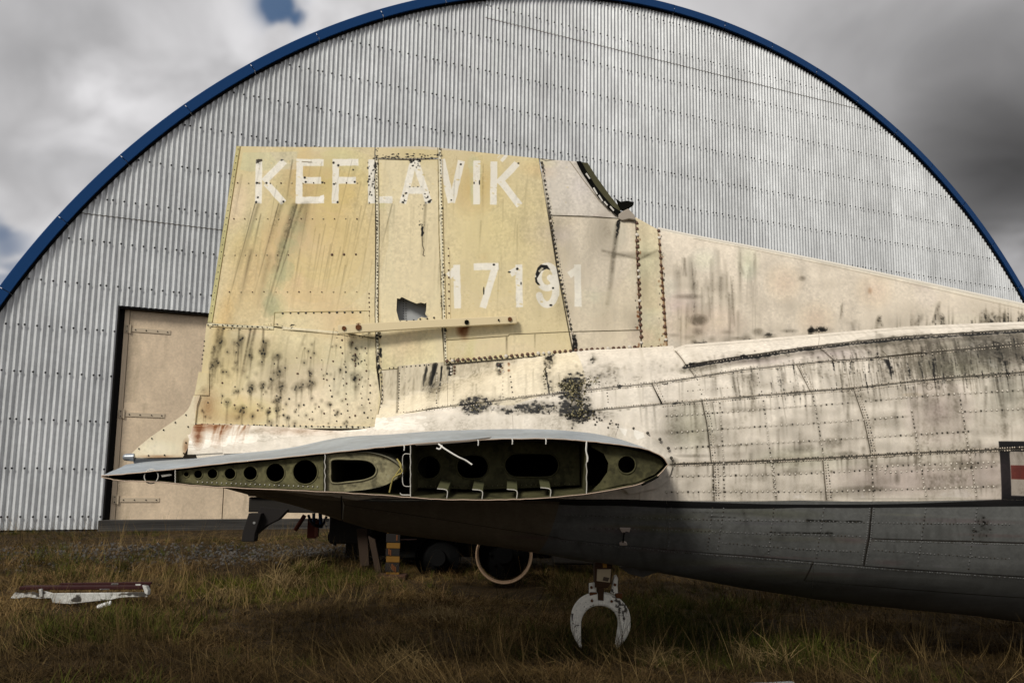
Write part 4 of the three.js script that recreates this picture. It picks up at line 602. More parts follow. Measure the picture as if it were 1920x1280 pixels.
// rudder
const rudder = mesh('rudder', panelGeo(fh([[443, 274], [703, 276], [706, 620], [712, 740], [705, 803], [365, 797], [360, 770], [374, 735], [389, 606]]), mirrorMap(finMap), finUV, { rim: .002 }), farMat, aircraft);
for (const [l, off] of [
  [[[450, 274], [560, 275.5], [702.5, 276], [703, 440], [702.5, 585], [705, 633], [640, 623], [513, 612], [398, 605]], .001],
  [[[443, 274], [449.5, 274], [397.5, 604], [389, 604]], .003],
  [[[514.5, 586], [600, 584.5], [692, 583], [694, 628], [640, 622.5], [514, 612]], .0045],
  [[[387, 607], [513, 613.5], [640, 625], [704, 635], [706, 690], [714, 745], [705, 802], [520, 801], [366, 796], [360, 782], [375, 742], [374, 735], [383, 640]], .002],
  [[[373, 697], [393, 700], [392, 741], [365, 740]], .010]]) mesh('panel', panelGeo(fh(l), finMap, finUV, { off, du: .1, dv: .1 }), finMat, rudder);
mesh('joint_strap', strap([[389, 608], [440, 611.5], [513, 614.5]], .011, .007), finMat, rudder);
mesh('joint_strap', strap([[530, 615], [640, 624.5], [702, 633]], .010, .007), finMat, rudder);
mesh('joint_strap', strap([[366, 795.5], [420, 796], [520, 800.5], [620, 800.5], [704, 801]], .009, .006), finMat, rudder);
mesh('joint_strap', strap([[714, 700], [716, 740], [707, 800]], .008, .006), finMat, rudder);

// torn leading edge at the head of the fin: olive inner skin, black rubber lip, white flakes, flap
{
  const strip3 = (A, B, th) => { const pos = [], idx = []; A.forEach((a, i) => { for (const [q, z] of [[a, 0], [B[i], 0], [a, -th], [B[i], -th]]) pos.push(q.x, q.y, q.z + z); }); for (let i = 0; i < A.length - 1; i++) { const c = i * 4; for (const [a, b] of [[0, 1], [1, 3], [3, 2], [2, 0]]) idx.push(c + a, c + b, c + 4 + a, c + b, c + 4 + b, c + 4 + a); } let g = new THREE.BufferGeometry(); g.setAttribute('position', new THREE.Float32BufferAttribute(pos, 3)); g.setIndex(idx); g = g.toNonIndexed(); g.computeVertexNormals(); return g; };
  const inn = [[1082, 303], [1092, 322], [1106, 344], [1124, 368], [1142, 388], [1158, 402]], out = [[1102, 305], [1117, 329], [1130, 347], [1142, 364], [1154, 379], [1166, 392]];
  const tl = mesh('torn_leading_edge', strip3(inn.map((p) => at(...p, ZC - .02)), out.map((p) => at(...p, ZC + .06)), .004), olive, aircraft);
  mesh('rubber_lip', strip3([[1081, 302], [1091, 322], [1105, 344], [1122, 368], [1141, 389], [1159, 404]].map((p, i) => at(...p, ZC - .075)), [[1090, 302], [1101, 322], [1115, 345], [1131, 366], [1149, 387], [1167, 398]].map((p) => at(...p, ZC - .04)), .012), blackM, tl);
  for (const [x0, y0, x1, y1] of [[1099, 325, 1106, 335], [1113, 352, 1120, 364], [1123, 366, 1130, 377], [1133, 378, 1139, 385], [1144, 387, 1151, 395]]) mesh('paint_flake', rod(at(x0, y0, ZC - .095), at(x1, y1, ZC - .095), .006, .005, 6), whiteM, tl);
  mesh('rubber_flap', [plate([[1156, 373], [1164, 378], [1176, 376], [1189, 379], [1188, 384], [1179, 390], [1172, 395], [1164, 392], [1160, 384]], ZC - .05, .02, [], .003)], blackM, tl);
  mesh('crumpled_edge', [plate([[1160, 402], [1166, 397], [1178, 391], [1190, 403], [1192, 412], [1180, 410], [1167, 413], [1160, 410]], ZC - .075, .03, [], .004)], M([.32, .28, .23], .7), tl);
}
// bare brace bar across the rudder hinge
{
  const bar = mesh('brace_bar', [plate([[633, 609.5], [800, 599.5], [968, 591.5], [969, 606], [800, 614.5], [634, 625.5]], ZC - .195, .028, [], .003)], M([.60, .50, .31], .55), aircraft);
  for (const [x, y, c, r] of [[645, 615.5, rust, .014], [672, 613.5, rust, .019], [875, 604, blackM, .015], [935, 600, blackM, .006], [956, 598.5, rust, .014]]) { const p = at(x, y, ZC - .197); mesh('bolt', [new THREE.CylinderGeometry(r, r, .02, 6).rotateX(Math.PI / 2).translate(p.x, p.y, p.z), new THREE.CylinderGeometry(r * 1.45, r * 1.45, .004, 14).rotateX(Math.PI / 2).translate(p.x, p.y, p.z - .002)], c, bar); }
  mesh('standoff', [rod(at(652, 616, ZC - .05), at(652, 616, ZC - .18), .02), rod(at(875, 604, ZC - .08), at(875, 604, ZC - .18), .02), rod(at(956, 599, ZC - .08), at(956, 599, ZC - .18), .02)], rust, bar);
}
// fuselage: far skin, then near skin panels
function gridGeo(map, u0, u1, v0, v1, nu, nv, uvf) { const pos = [], uv = [], idx = []; for (let i = 0; i <= nu; i++) for (let j = 0; j <= nv; j++) { const u = lerp(u0, u1, i / nu), v = lerp(v0, v1, j / nv), p = map(u, v, 0); pos.push(p.x, p.y, p.z); const w = uvf ? uvf(u, v) : [u, v]; uv.push(...w); } for (let i = 0; i < nu; i++) for (let j = 0; j < nv; j++) { const a = i * (nv + 1) + j; idx.push(a, a + nv + 1, a + 1, a + 1, a + nv + 1, a + nv + 2); } const g = new THREE.BufferGeometry(); g.setAttribute('position', new THREE.Float32BufferAttribute(pos, 3)); g.setAttribute('uv', new THREE.Float32BufferAttribute(uv, 2)); g.setIndex(idx); g.computeVertexNormals(); return g; }
const fus = mesh('fuselage', gridGeo((X, p) => fusMap(X, p), XMIN, XMAX, Math.PI, 2 * Math.PI, 60, 20), farMat, aircraft);
const XEND = 3.3, XR0 = XEND + .002;
const toEnd = (px, X, Y) => { const a = fusAt(X), b = fusAt(XEND); return px < 1930 ? [X, Y] : [XEND, b.yc + (Y - a.yc) / a.b * b.b]; };
mesh('forward_skin', gridGeo((X, p) => fusMap(X, p), XR0, XMAX, 0, 1.72, 14, 20), M([.48, .43, .35], .55), fus);
mesh('forward_skin', gridGeo((X, p) => fusMap(X, p), XR0, XMAX, 1.725, Math.PI, 14, 20), greyLow, fus);
{ const s = new THREE.Shape(), f = fusAt(XMAX); for (let i = 0; i <= 40; i++) { const p = fusMap(XMAX, i / 40 * 2 * Math.PI - 1e-6); i ? s.lineTo(p.z, p.y) : s.moveTo(p.z, p.y); } const g = new THREE.ShapeGeometry(s); g.rotateY(-Math.PI / 2); g.translate(XMAX - .01, 0, 0); const p = g.attributes.position; for (let i = 0; i < p.count; i++) p.setX(i, XMAX - .01); mesh('bulkhead', g, greyLow, fus); }
const bodyPanel = (l, off) => mesh('panel', panelGeo(l.map((p) => toEnd(p[0], ...bodyHit(...p))), bodyMap, bodyUV, { off, du: .06, dv: .03 }), fusMat, fus);
const fusPanel = (l, off) => mesh('panel', panelGeo(l.map((p) => (p[2] ? [p[0] > 3 ? XEND : p[0], p[1]] : [p[0] >= 1930 ? XEND : fusHit(p[0], p[1])[0], fusHit(p[0], p[1])[1]])), fusMap, fusUV, { off, du: .08, dv: .12 }), fusMat, fus);
const belly = (px) => [XV(px), Math.PI, 1];
for (const [l, off] of [
  [[[715, 688], [746, 686], [744.5, 777], [709, 779]], .001], [[[746.5, 686], [837, 678], [839, 762], [800, 767], [745, 776]], .003],
  [[[837.5, 678], [1022, 664], [1022, 690], [1030, 739.5], [967, 746.5], [839.5, 762]], .001],
  [[[1022.5, 664], [1080, 657], [1200, 652], [1262, 648], [1266, 658], [1304, 706.5], [1222, 718.5], [1138, 726.5], [1055, 736.5], [1030.5, 739.5], [1022.5, 690]], .002],
  [[[745, 777], [839, 763], [967, 747], [1055, 737], [1119, 769], [1050, 779], [961, 778], [800, 778]], .004],
  [[[1055.5, 737], [1138, 727], [1222, 719], [1240, 757], [1243, 757.5], [1119.5, 768.5]], .001],
  [[[1222.5, 719], [1304, 707], [1390, 694], [1494, 683.5], [1519, 733], [1424, 742], [1316, 751.5], [1243.5, 757.5]], .0025],
  [[[1494.5, 683.5], [1564, 676], [1651, 670], [1773, 658], [1938, 643], [1938, 697], [1773, 709], [1600, 727.5], [1519.5, 733]], .001],
  [[[1262, 654], [1285, 646], [1380, 639], [1500, 629], [1534, 626], [1534, 648], [1500, 652], [1380, 669], [1305, 681], [1285, 684]], .006],
  [[[1534.5, 626], [1700, 612], [1938, 603], [1938, 616], [1700, 630], [1600, 640], [1534.5, 648]], .007],
  [[[1266.5, 658], [1285, 684], [1305, 681.5], [1380, 669.5], [1500, 652.5], [1533.5, 648.5], [1563.5, 676], [1494, 683], [1390, 693.5], [1304.5, 706.5]], .001],
  [[[1534, 648.5], [1600, 640.5], [1700, 630.5], [1938, 616.5], [1938, 642.5], [1773, 657.5], [1651, 669.5], [1564, 675.5]], .003]]) bodyPanel(l, off);
for (const [l, off] of [
  [[[1050, 779], [1119.5, 769], [1243, 758], [1316, 752], [1325, 794], [1334, 867.5], [1256, 870.5], [1130, 890], [1000, 880], [1000, 800]], .001],
  [[[1316.5, 752], [1424, 742.5], [1520, 734], [1599.5, 728], [1620, 787], [1633, 853.5], [1547, 858.5], [1390, 865.5], [1335, 867.5], [1326, 794]], .003],
  [[[1600.5, 728], [1773, 709.5], [1938, 697], [1938, 839.5], [1871, 842.5], [1704, 849.5], [1634.5, 853.5], [1621, 787]], .001],
  [[[1200, 880], [1256, 871.5], [1337, 868.5], [1339, 937.5], [1250, 938], [1200, 937.5]], .0025],
  [[[1337.5, 868.5], [1390, 866.5], [1547, 859.5], [1543.5, 862], [1550, 937], [1339.5, 937.5]], .001],
  [[[1544, 862], [1547, 859.5], [1634, 854.5], [1704, 850.5], [1871, 843.5], [1938, 840], [1938, 935], [1880, 936], [1550.5, 937]], .0025],
  [[[350, 815], [420, 803], [700, 800], [1000, 790], [1000, 880], [1130, 890], [1200, 880], [1200, 937.5], [1000, 936], [860, 936], [640, 930], [470, 926], [400, 905]], 0],
  [[[352, 852], [366, 798], [420, 799], [418, 849]], .008], [[[420.5, 799], [520, 803], [705, 804], [700, 818], [640, 824], [530, 845], [418.5, 851]], .011],
  [[[706, 779], [800, 778.5], [961, 778.5], [962, 812], [825, 814], [700, 820]], .010], [[[961.5, 778.5], [1050, 779.5], [1066, 789], [1064, 815], [962.5, 813]], .012],
  [[[1062, 788], [1090, 788], [1130, 792], [1160, 797], [1150, 830], [1062, 815]], .016],
  [[[1160.5, 797], [1205, 811], [1238, 832], [1257, 858], [1261, 873], [1252, 900], [1235, 913], [1180, 925], [1150, 900], [1150.5, 830]], .015],
  [[[400, 905], [470, 926.5], [640, 930.5], [642.5, 946], belly(642), belly(330), [340, 880]], .001],
  [[[640.5, 930.5], [860, 936.5], [1000, 936.5], [1250, 938.5], [1250, 1029.5], [1160, 1020.5], [1050, 1009], [645, 946]], .002],
  [[[645, 946.5], [1050, 1009.5], [1160, 1021.5], [1250, 1030.5], [1390, 1041.5], [1524.5, 1053.5], belly(1508), belly(1250), belly(900), belly(642.5)], .001],
  [[[1250.5, 938.5], [1339, 938], [1550, 937.5], [1635, 937], [1634.5, 953], [1619.5, 1059], [1529, 1052.5], [1390, 1040.5], [1250.5, 1029.5]], .0025],
  [[[1635.5, 937], [1880, 936.5], [1938, 935.5], [1938, 1017.5], [1760, 1012.5], [1632, 1008.5]], .001],
  [[[1631.5, 1009.5], [1760, 1013.5], [1938, 1018.5], [1938, 1082], [1773, 1070.5], [1620, 1059.5]], .003],
  [[[1525, 1054], [1620, 1060.5], [1773, 1071.5], [1938, 1082.5], belly(1938), belly(1508.5)], .001]]) fusPanel(l, off);
// tail cone cap
mesh('tail_cone', panelGeo(fh([[245, 853], [253, 845], [264, 835], [281, 821], [300, 807.5], [320, 794], [336, 783.5], [346, 776], [353, 768], [358, 759], [362, 747], [364, 741], [376, 742], [370, 760], [368, 780], [366, 800], [356, 835], [344, 857], [290, 858], [246, 857.5]]), finMap, finUV, { off: .016, rim: .018, du: .06, dv: .06 }), new THREE.MeshStandardMaterial({ map: fusMat.map, roughness: .6, color: 0xffffff, side: THREE.DoubleSide }), aircraft);
{ const tc = aircraft.children[aircraft.children.length - 1]; tc.material = finMat;
  mesh('edge_rivets', [[262, 841], [286, 822], [308, 806], [330, 792], [350, 778], [354, 800], [350, 830], [346, 850], [310, 853], [280, 854]].map(([x, y]) => { const [X, Y] = finHit(x, y); const p = finMap(X, Y, .02); return new THREE.SphereGeometry(.005, 6, 4).translate(p.x, p.y, p.z); }), blackM, tc);
  mesh('tail_light', [rod(at(236, 857, ZC - .02), at(252, 857, ZC - .02), .022, .026, 12), new THREE.SphereGeometry(.022, 12, 8).translate(...at(236, 857, ZC - .02).toArray())], M([.25, .27, .29], .35, .4), tc);
  mesh('tail_bumper', [plate([[248, 860], [345, 859], [420, 860], [420, 880], [262, 872], [250, 868]], ZC - .03, .06)], M([.05, .055, .06], .6), tc);
}
// hatch on top of the fuselage, drain hole ring
{ const h = mesh('access_hatch', panelGeo(bh([[1652, 656], [1718, 649], [1728, 660], [1664, 667]]), bodyMap, bodyUV, { off: .010, rim: .012, du: .04, dv: .02 }), fusMat, fus); }
// corroded latch on the lower skin
{ const P = (x, y) => { const [u, v] = fusHit(x, y); return fusMap(u, v, .012); }, sk = M([.45, .38, .33], .7), q = (pts) => panelGeo(uh(pts), fusMap, fusUV, { off: .010, rim: .01, du: .05, dv: .1 }); mesh('latch', [q([[1162, 988.5], [1182, 989], [1180, 996], [1173, 994], [1170, 999], [1165, 995]]), q([[1161, 1016], [1168, 1013], [1174, 1015], [1176, 1020], [1162, 1020]])], sk, fus); mesh('latch_bar', [rod(P(1170, 996), P(1168, 1014), .004)], blackM, fus); }

// rivets -----------------------------------------------------------------
function rivets(parent, name, list) {   // list: [point, normal, radius, colour]
  const dome = new THREE.SphereGeometry(1, 6, 3, 0, Math.PI * 2, 0, Math.PI / 2); const im = new THREE.InstancedMesh(dome, new THREE.MeshStandardMaterial({ roughness: .55 }), list.length), b0 = baseOf(parent), m = new THREE.Matrix4(), q = new THREE.Quaternion(), up = new THREE.Vector3(0, 1, 0), c = new THREE.Color();
  list.forEach(([p, n, r, col], i) => { q.setFromUnitVectors(up, n); m.compose(p.clone().sub(b0), q, new THREE.Vector3(r, r * .55, r)); im.setMatrixAt(i, m); im.setColorAt(i, c.setRGB(...col)); });
  im.name = name; im.castShadow = im.receiveShadow = true; tag(im, null, null, null, 'stuff'); parent.add(im);
}
const nrm = (map, u, v) => { const e = .004, a = map(u + e, v).sub(map(u - e, v)), b = map(u, v + e).sub(map(u, v - e)), n = a.cross(b).normalize(); if (n.z < 0) n.negate(); return n; };
const CR = [.42, .36, .28], DK = [.035, .028, .018], RU = [.085, .036, .016], GR = [.13, .13, .125], WT = [.55, .5, .42];
function row(out, hit, map, pts, step, r, col, { off = .003, alt = 0, mix = null, pm = .3, jit = .4 } = {}) {
  for (let i = 0; i < pts.length - 1; i++) { const [a, b] = [pts[i], pts[i + 1]], l = Math.hypot(b[0] - a[0], b[1] - a[1]), n = Math.max(1, Math.round(l / step)), nx = -(b[1] - a[1]) / l, ny = (b[0] - a[0]) / l; for (let k = 0; k < n; k++) for (const sd of alt ? [-1, 1] : [0]) { const t = (k + (sd > 0 ? .5 : 0)) / n, [u, v] = hit(lerp(a[0], b[0], t) + nx * alt * sd + rr(-jit, jit), lerp(a[1], b[1], t) + ny * alt * sd + rr(-jit, jit)), c = mix && rnd() < pm ? mix : col; out.push([map(u, v, off), nrm(map, u, v), r * rr(.85, 1.15), c]); } }
}
{
  const R = []; const hb = (px, py) => (py < 770 ? bodyHit(px, py) : fusHit(px, py));
  const body = (pts, s, r, c, o) => row(R, bodyHit, bodyMap, pts, s, r, c, o), low = (pts, s, r, c, o) => row(R, fusHit, fusMap, pts, s, r, c, o);
  const sh = (l, dy) => l.map(([x, y]) => [x, y + dy]), sx = (l, dx) => l.map(([x, y]) => [x + dx, y]);
  const [l1, l2, l3, l4] = SEAMS.long;
  body(sh(l1, 3), 6, .0035, CR, { mix: DK }); body(sh(l2, 3), 5, .004, CR, { mix: DK }); body(sh(l2, -3), 5, .0035, CR, { mix: DK }); body(sh(l3, -3), 4.5, .0042, CR, { mix: DK }); low(sh(l3.slice(1), 4), 4.5, .004, CR, { mix: DK });
  low(sh(l4, -2.6), 4.5, .0042, CR, { mix: DK }); low(sh(l4, 2.6), 4.5, .0042, CR, { mix: DK });
  const [v1, v2, v3, v4, v5, v6, v7, v8] = SEAMS.vert;
  for (const v of [v1, v2, v3, v4]) { low(sx(v, 4), 5, .004, CR, { mix: DK }); low(sx(v, 9), 5, .004, CR, { mix: DK }); }
  for (const v of [v5, v6, v7, v8]) { body(sx(v, 4), 5, .0036, CR, { mix: DK }); body(sx(v, 9), 5, .0036, CR, { mix: DK }); }
  for (const p of RIV.mid) low(p, 10, .0052, WT, { mix: DK, pm: .22 });
  for (const p of RIV.vert) low(p, 8, .0048, WT, { mix: DK, pm: .26 });
  for (const p of [[[1262, 752], [1322, 747], [1500, 735]], [[1290, 733], [1420, 722], [1500, 713]], [[1540, 705], [1700, 690]], [[1420, 700], [1430, 742]], [[1308, 712], [1318, 748]]]) body(p, 9, .004, CR, { mix: DK });
  // lower grey skin
  for (const p of [[[1060, 965], [1250, 972], [1450, 975.5], [1613, 979], [1900, 982]], [[1100, 990], [1260, 993], [1460, 1001], [1620, 1005]], [[1355, 1017], [1500, 1029], [1616, 1034]], [[1258, 952], [1253, 1030]], [[1336, 952], [1326, 1036]], [[1357, 952], [1345, 1036]], [[1451, 953], [1440, 1045]], [[1546, 953], [1530, 1052]], [[1736, 953], [1720, 1066]], [[1832, 953], [1815, 1072]], [[1640, 1030], [1900, 1048]]]) low(p, 7, .0042, GR, { mix: DK, pm: .35 });
  low(sx(SEAMS.low[2], 4), 4.5, .004, GR); low(sx(SEAMS.low[2], -4), 4.5, .004, GR); low(sh(SEAMS.low[0], 3), 5, .004, GR, { mix: DK }); low(sh(SEAMS.low[1], 3), 5, .0036, GR, { mix: DK });
  // fuselage top under the fin
  body([[749, 700], [747, 772]], 5, .0045, DK); body([[760, 700], [757, 772]], 6, .0035, CR); body([[819, 700], [818, 760]], 4.5, .0048, WT, { mix: DK }); body([[852, 700], [850, 756]], 7, .0035, CR); body([[943, 700], [942, 745]], 7, .0035, CR);
  body([[957, 706], [962, 745]], 9, .0055, DK); body(sh([[745, 777], [839, 763], [967, 747], [1055, 737]], -3), 6, .0038, CR, { mix: DK }); body([[1138, 730], [1141, 760]], 6, .004, DK, { mix: CR });
  for (const [x, y] of [[846, 688], [852, 688], [846, 694], [852, 694], [846, 700], [852, 700], [935, 684], [942, 684], [935, 690], [942, 690], [938, 697], [944, 697]]) body([[x, y], [x + 1, y]], 2, .008, RU, { mix: WT });
  for (const [x, y] of [[1187, 804], [1214, 813], [1237, 824], [1252, 840], [1258, 858]]) low([[x, y], [x + 1, y]], 2, .009, DK, { off: .018 });
  for (let i = 0; i < 16; i++) low([[rr(1070, 1160), rr(786, 806)], [1161, 800]].map((p, k) => (k ? [p[0], p[1]] : p)).slice(0, 1).concat([[rr(1070, 1160), rr(786, 800)]]), 200, .006, DK, { off: .018 });
  rivets(fus, 'rivets', R);
  const F = [], f = (pts, s, r, c, o) => row(F, finHit, finMap, pts, s, r, c, o);
  f([[1016, 305], [1048, 508], [1080, 658]], 8.5, .009, DK, { mix: CR, pm: .15 });
  f([[838, 677], [1080, 657], [1200, 650]], 10, .0115, RU, { mix: WT, pm: .3, off: .010 }); f([[843, 679], [1080, 660], [1200, 653]], 10, .007, DK, { off: .010 });
  f([[1194, 418], [1203, 654]], 11, .0125, RU, { mix: WT, pm: .25, off: .007 }); f([[1235, 433], [1249, 650]], 12.5, .0115, RU, { mix: WT, pm: .25, off: .007 }); f([[1209, 652], [1247, 648]], 12, .008, RU, { off: .007 });
  f([[446, 280], [394, 600]], 13, .004, DK); for (const [y, x0, x1] of [[343, 445, 690], [410, 438, 690], [478, 420, 560], [547, 430, 690]]) f([[x0, y], [x1, y]], 21, .005, RU, { mix: [.4, .33, .19], pm: .6, off: .004 });
  f([[622, 477], [690, 477]], 21, .008, RU, { off: .003 }); f([[530, 587], [690, 585]], 15, .0075, DK, { off: .006 }); f([[692, 550], [692, 600]], 8, .005, RU);
  f([[706, 300], [709, 690]], 6, .0045, DK, { mix: CR, off: .008 }); f([[825, 280], [836, 684]], 6.5, .0045, DK, { mix: CR, off: .008 }); f([[841, 466], [842, 600]], 14, .0055, RU); f([[720, 297], [818, 297]], 7, .004, DK);
  f([[390, 609], [510, 614]], 9, .0055, DK, { off: .009, mix: CR }); f([[368, 795], [704, 801]], 11, .006, DK, { off: .009, mix: CR });
  f([[383, 640], [377, 690]], 9, .005, DK); f([[714, 690], [717, 740], [709, 795]], 8, .0055, DK, { off: .008 }); f([[730, 690], [828, 682]], 8, .0055, DK); f([[750, 603], [826, 594]], 12, .006, DK);
  for (const [x, y, n, dx, dy] of [[640, 640, 14, 1, 12], [662, 640, 13, 2, 12], [685, 650, 12, 1, 12], [606, 690, 10, 3, 11], [440, 660, 6, 24, 8], [415, 720, 8, 26, 6], [390, 752, 9, 24, 4], [560, 668, 6, 22, 4], [555, 700, 6, 24, 4], [480, 760, 8, 26, 3]]) for (let k = 0; k < n; k++) { const [u, v] = finHit(x + dx * k + rr(-4, 4), y + dy * k + rr(-3, 3)); if (y + dy * k < 795) F.push([finMap(u, v, .004), nrm(finMap, u, v), rr(.0035, .007), rnd() < .6 ? DK : RU]); }
  rivets(fin, 'rivets', F);
}

// moss and lichen caught in the joints at the fin root
{
  const g = new THREE.IcosahedronGeometry(1, 1); { const p = g.attributes.position; for (let i = 0; i < p.count; i++) { const k = .7 + .6 * vnoise(p.getX(i) * 4 + 9, p.getY(i) * 4 + p.getZ(i) * 7 + 9); p.setXYZ(i, p.getX(i) * k, p.getY(i) * k, p.getZ(i) * k); } g.computeVertexNormals(); }
  const L = [], b0 = baseOf(fus), m = new THREE.Matrix4(), q = new THREE.Quaternion(), c = new THREE.Color();
  for (const [n, x, y, rx, ry, s] of [[150, 1074, 726, 20, 14, 1], [90, 1082, 750, 16, 24, 1], [70, 1086, 774, 26, 10, .9], [50, 1108, 716, 26, 8, .7], [36, 1056, 722, 14, 8, .8], [40, 890, 758, 24, 8, .7], [24, 884, 768, 14, 6, .8], [24, 1022, 700, 4, 16, .7], [22, 960, 770, 26, 5, .6], [20, 1024, 766, 24, 6, .6]]) for (let i = 0; i < n; i++) { const a = rnd() * 6.28, r = rnd() ** .8 * rr(.6, 1.7), X = x + rx * r * Math.cos(a), Y = y + ry * r * Math.sin(a), [u, v] = bodyHit(X, Y), p = bodyMap(u, v, .004), z = rr(.0022, .0062) * s; q.setFromEuler(new THREE.Euler(rnd() * 6, rnd() * 6, rnd() * 6)); m.compose(p.sub(b0), q, new THREE.Vector3(z, z, z)); const k = rr(.3, 1.3), gr = rnd() < .55; c.setRGB((gr ? .24 : .04) * k, (gr ? .21 : .036) * k, (gr ? .12 : .022) * k); L.push([m.clone(), c.clone()]); }
  const im = new THREE.InstancedMesh(g, new THREE.MeshPhysicalMaterial({ roughness: 1, specularIntensity: .1 }), L.length); L.forEach(([mm, cc], i) => { im.setMatrixAt(i, mm); im.setColorAt(i, cc); }); im.name = 'moss'; im.castShadow = im.receiveShadow = true; tag(im, null, null, null, 'stuff'); fus.add(im);
}
// tailplane stub -----------------------------------------------------------
const ZS = 4.45;
{
  const up = [[189, 892], [242, 888], [330, 879], [439, 867], [608, 850], [692, 841], [774, 833], [841, 828], [950, 823], [1044, 823], [1100, 827], [1169, 835], [1216, 844], [1244, 858], [1253, 871]];
  const lo = [[189, 894], [221, 900.5], [289, 903], [374, 911], [492, 917], [608, 922], [696, 927], [775, 933], [825, 936], [934, 937], [1012, 934], [1106, 925], [1200, 907], [1231, 894], [1253, 871]];
  const rt = [[236, 871], [275, 865], [358, 859], [430, 851], [535, 840], [642, 819], [735, 813], [800, 808], [900, 804], [1000, 803], [1070, 806], [1130, 814], [1190, 832], [1232, 850], [1244, 866]];
  const zr = (px) => ZC - fusAt(XV(px)).a * .82 + .02;
  const U = up.map((p) => at(...p, ZS)), R = rt.map((p) => at(...p, zr(p[0]))), Lw = lo.map((p) => at(...p, ZS));
  const RL = Lw.map((p, i) => { const t = clamp((p.x - Lw[0].x) / (Lw[14].x - Lw[0].x)), X = lerp(R[0].x, R[14].x, t); let k = 0; while (k < 13 && R[k + 1].x < X) k++; const yu = lerp(R[k].y, R[k + 1].y, (X - R[k].x) / (R[k + 1].x - R[k].x || 1)); let j = 0; while (j < 13 && U[j + 1].x < p.x) j++; const yc = lerp(U[j].y, U[j + 1].y, clamp((p.x - U[j].x) / (U[j + 1].x - U[j].x || 1))); return new THREE.Vector3(X, yu - (yc - p.y) * 1.05, -zr(245 + 1000 * t)); });
  const skin = (A, B, t, n = 60) => { const ca = new THREE.CatmullRomCurve3(A, false, 'centripetal'), cb = new THREE.CatmullRomCurve3(B, false, 'centripetal'), pos = [], uv = [], idx = [], K = 10; for (let i = 0; i <= n; i++) { const a = ca.getPoint(i / n), b = cb.getPoint(i / n); for (let k = 0; k <= K; k++) { const f = k / K; pos.push(lerp(a.x, b.x, f), lerp(a.y, b.y, f) + t + (k ? (fbm(i * .25 + 3, f * 5, 2) - .5) * .006 : 0), lerp(a.z, b.z, f)); uv.push(lerp(a.x, b.x, f) / 1.2, lerp(a.z, b.z, f) / 1.2); } } for (let i = 0; i < n; i++) for (let k = 0; k < K; k++) { const q = i * (K + 1) + k; idx.push(q, q + 1, q + K + 1, q + 1, q + K + 2, q + K + 1); } const g = new THREE.BufferGeometry(); g.setAttribute('position', new THREE.Float32BufferAttribute(pos, 3)); g.setAttribute('uv', new THREE.Float32BufferAttribute(uv, 2)); g.setIndex(idx); g.computeVertexNormals(); return g; };
  const topTex = dataTex(512, 512, (i, j, o) => { const u = i / 512, v = j / 512, a = tile(u, v, 6, 5), b = tile(u, v, 48, 3), k = 1 + .3 * (a - .5) + .2 * (b - .5); o[0] = 142 * k; o[1] = 150 * k; o[2] = 156 * k; });
  const stab = mesh('horizontal_stabiliser', skin(U, R, 0), new THREE.MeshStandardMaterial({ map: topTex, roughness: .5, side: THREE.DoubleSide }), aircraft);
  mesh('inner_lining', skin(U, R, -.005), blackM, stab);  // black lining: the unlit hollow is put into its colour
  mesh('lower_skin', skin(Lw, RL, 0), M([.06, .055, .045], .6), stab);
  mesh('inner_lining', skin(Lw, RL, .004), olive, stab);
  // bright sawn rim
  const rimM = M([.40, .30, .22], .5, .2), jag = (l, s) => { const o = []; const c = new THREE.CatmullRomCurve3(l.map((p) => at(...p, ZS - .002)), false, 'centripetal'); for (let i = 0; i <= 90; i++) { const p = c.getPoint(i / 90); p.y += rr(-1, 1) * s; o.push(p); } return o; };
  mesh('sawn_rim', [tube(jag(up, .0012), .0026, 180, 5)], rimM, stab); mesh('sawn_rim', [tube(jag(lo, .0012), .0026, 180, 5)], rimM, stab);
  mesh('torn_strip', [plate([[775, 832], [830, 827.5], [880, 824], [922, 819], [918, 822], [880, 828], [830, 832], [780, 835]], ZS - .004, .006)], M([.12, .1, .08], .7), stab);
  // seam lines and rivets of the upper skin
  // ribs
  const ring = (l, Z, r = .0035) => { const c = new THREE.CatmullRomCurve3(l.map((p) => at(...p, Z)), true); return new THREE.TubeGeometry(c, l.length * 2, r, 6, true); };
  const holesA = [[349, 889, 5], [371, 889, 8], [398, 888, 9.5], [431, 888, 10.5], [469, 887, 13], [516, 886, 17.5], [572, 884.5, 23]];
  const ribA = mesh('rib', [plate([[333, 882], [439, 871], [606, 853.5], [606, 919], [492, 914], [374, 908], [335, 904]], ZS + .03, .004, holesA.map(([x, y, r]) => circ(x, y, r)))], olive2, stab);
  mesh('hole_lip', holesA.map(([x, y, r]) => ring(circ(x, y, r + .6, r + .6, 16), ZS + .03)), olive2, ribA);
  mesh('rivet_row', Array.from({ length: 26 }, (_, i) => new THREE.SphereGeometry(.0035, 5, 4).translate(...at(370 + i * 9, 903.5 + i * .37, ZS + .028).toArray())), rawAl, ribA);
  const noseHole = new THREE.CatmullRomCurve3([[620, 864], [624, 861.5], [655, 861], [685, 862.5], [700, 869], [706, 880], [702, 891], [686, 899], [655, 903.5], [624, 905.5], [620, 902], [619.5, 884]].map(([x, y]) => new THREE.Vector3(x, y, 0)), true, 'centripetal').getPoints(40).slice(0, 40).map((p) => [p.x, p.y]);
  const nose = [[612, 850], [640, 847.5], [690, 848], [720, 855], [742, 868], [752, 881], [744, 897], [725, 908], [690, 917], [650, 921], [612, 922]];
  const ribB = mesh('rib', [plate(nose, ZS + .022, .005, [noseHole])], oliveL, stab);
  mesh('hole_lip', [ring(noseHole, ZS + .02, .0045)], oliveL, ribB);
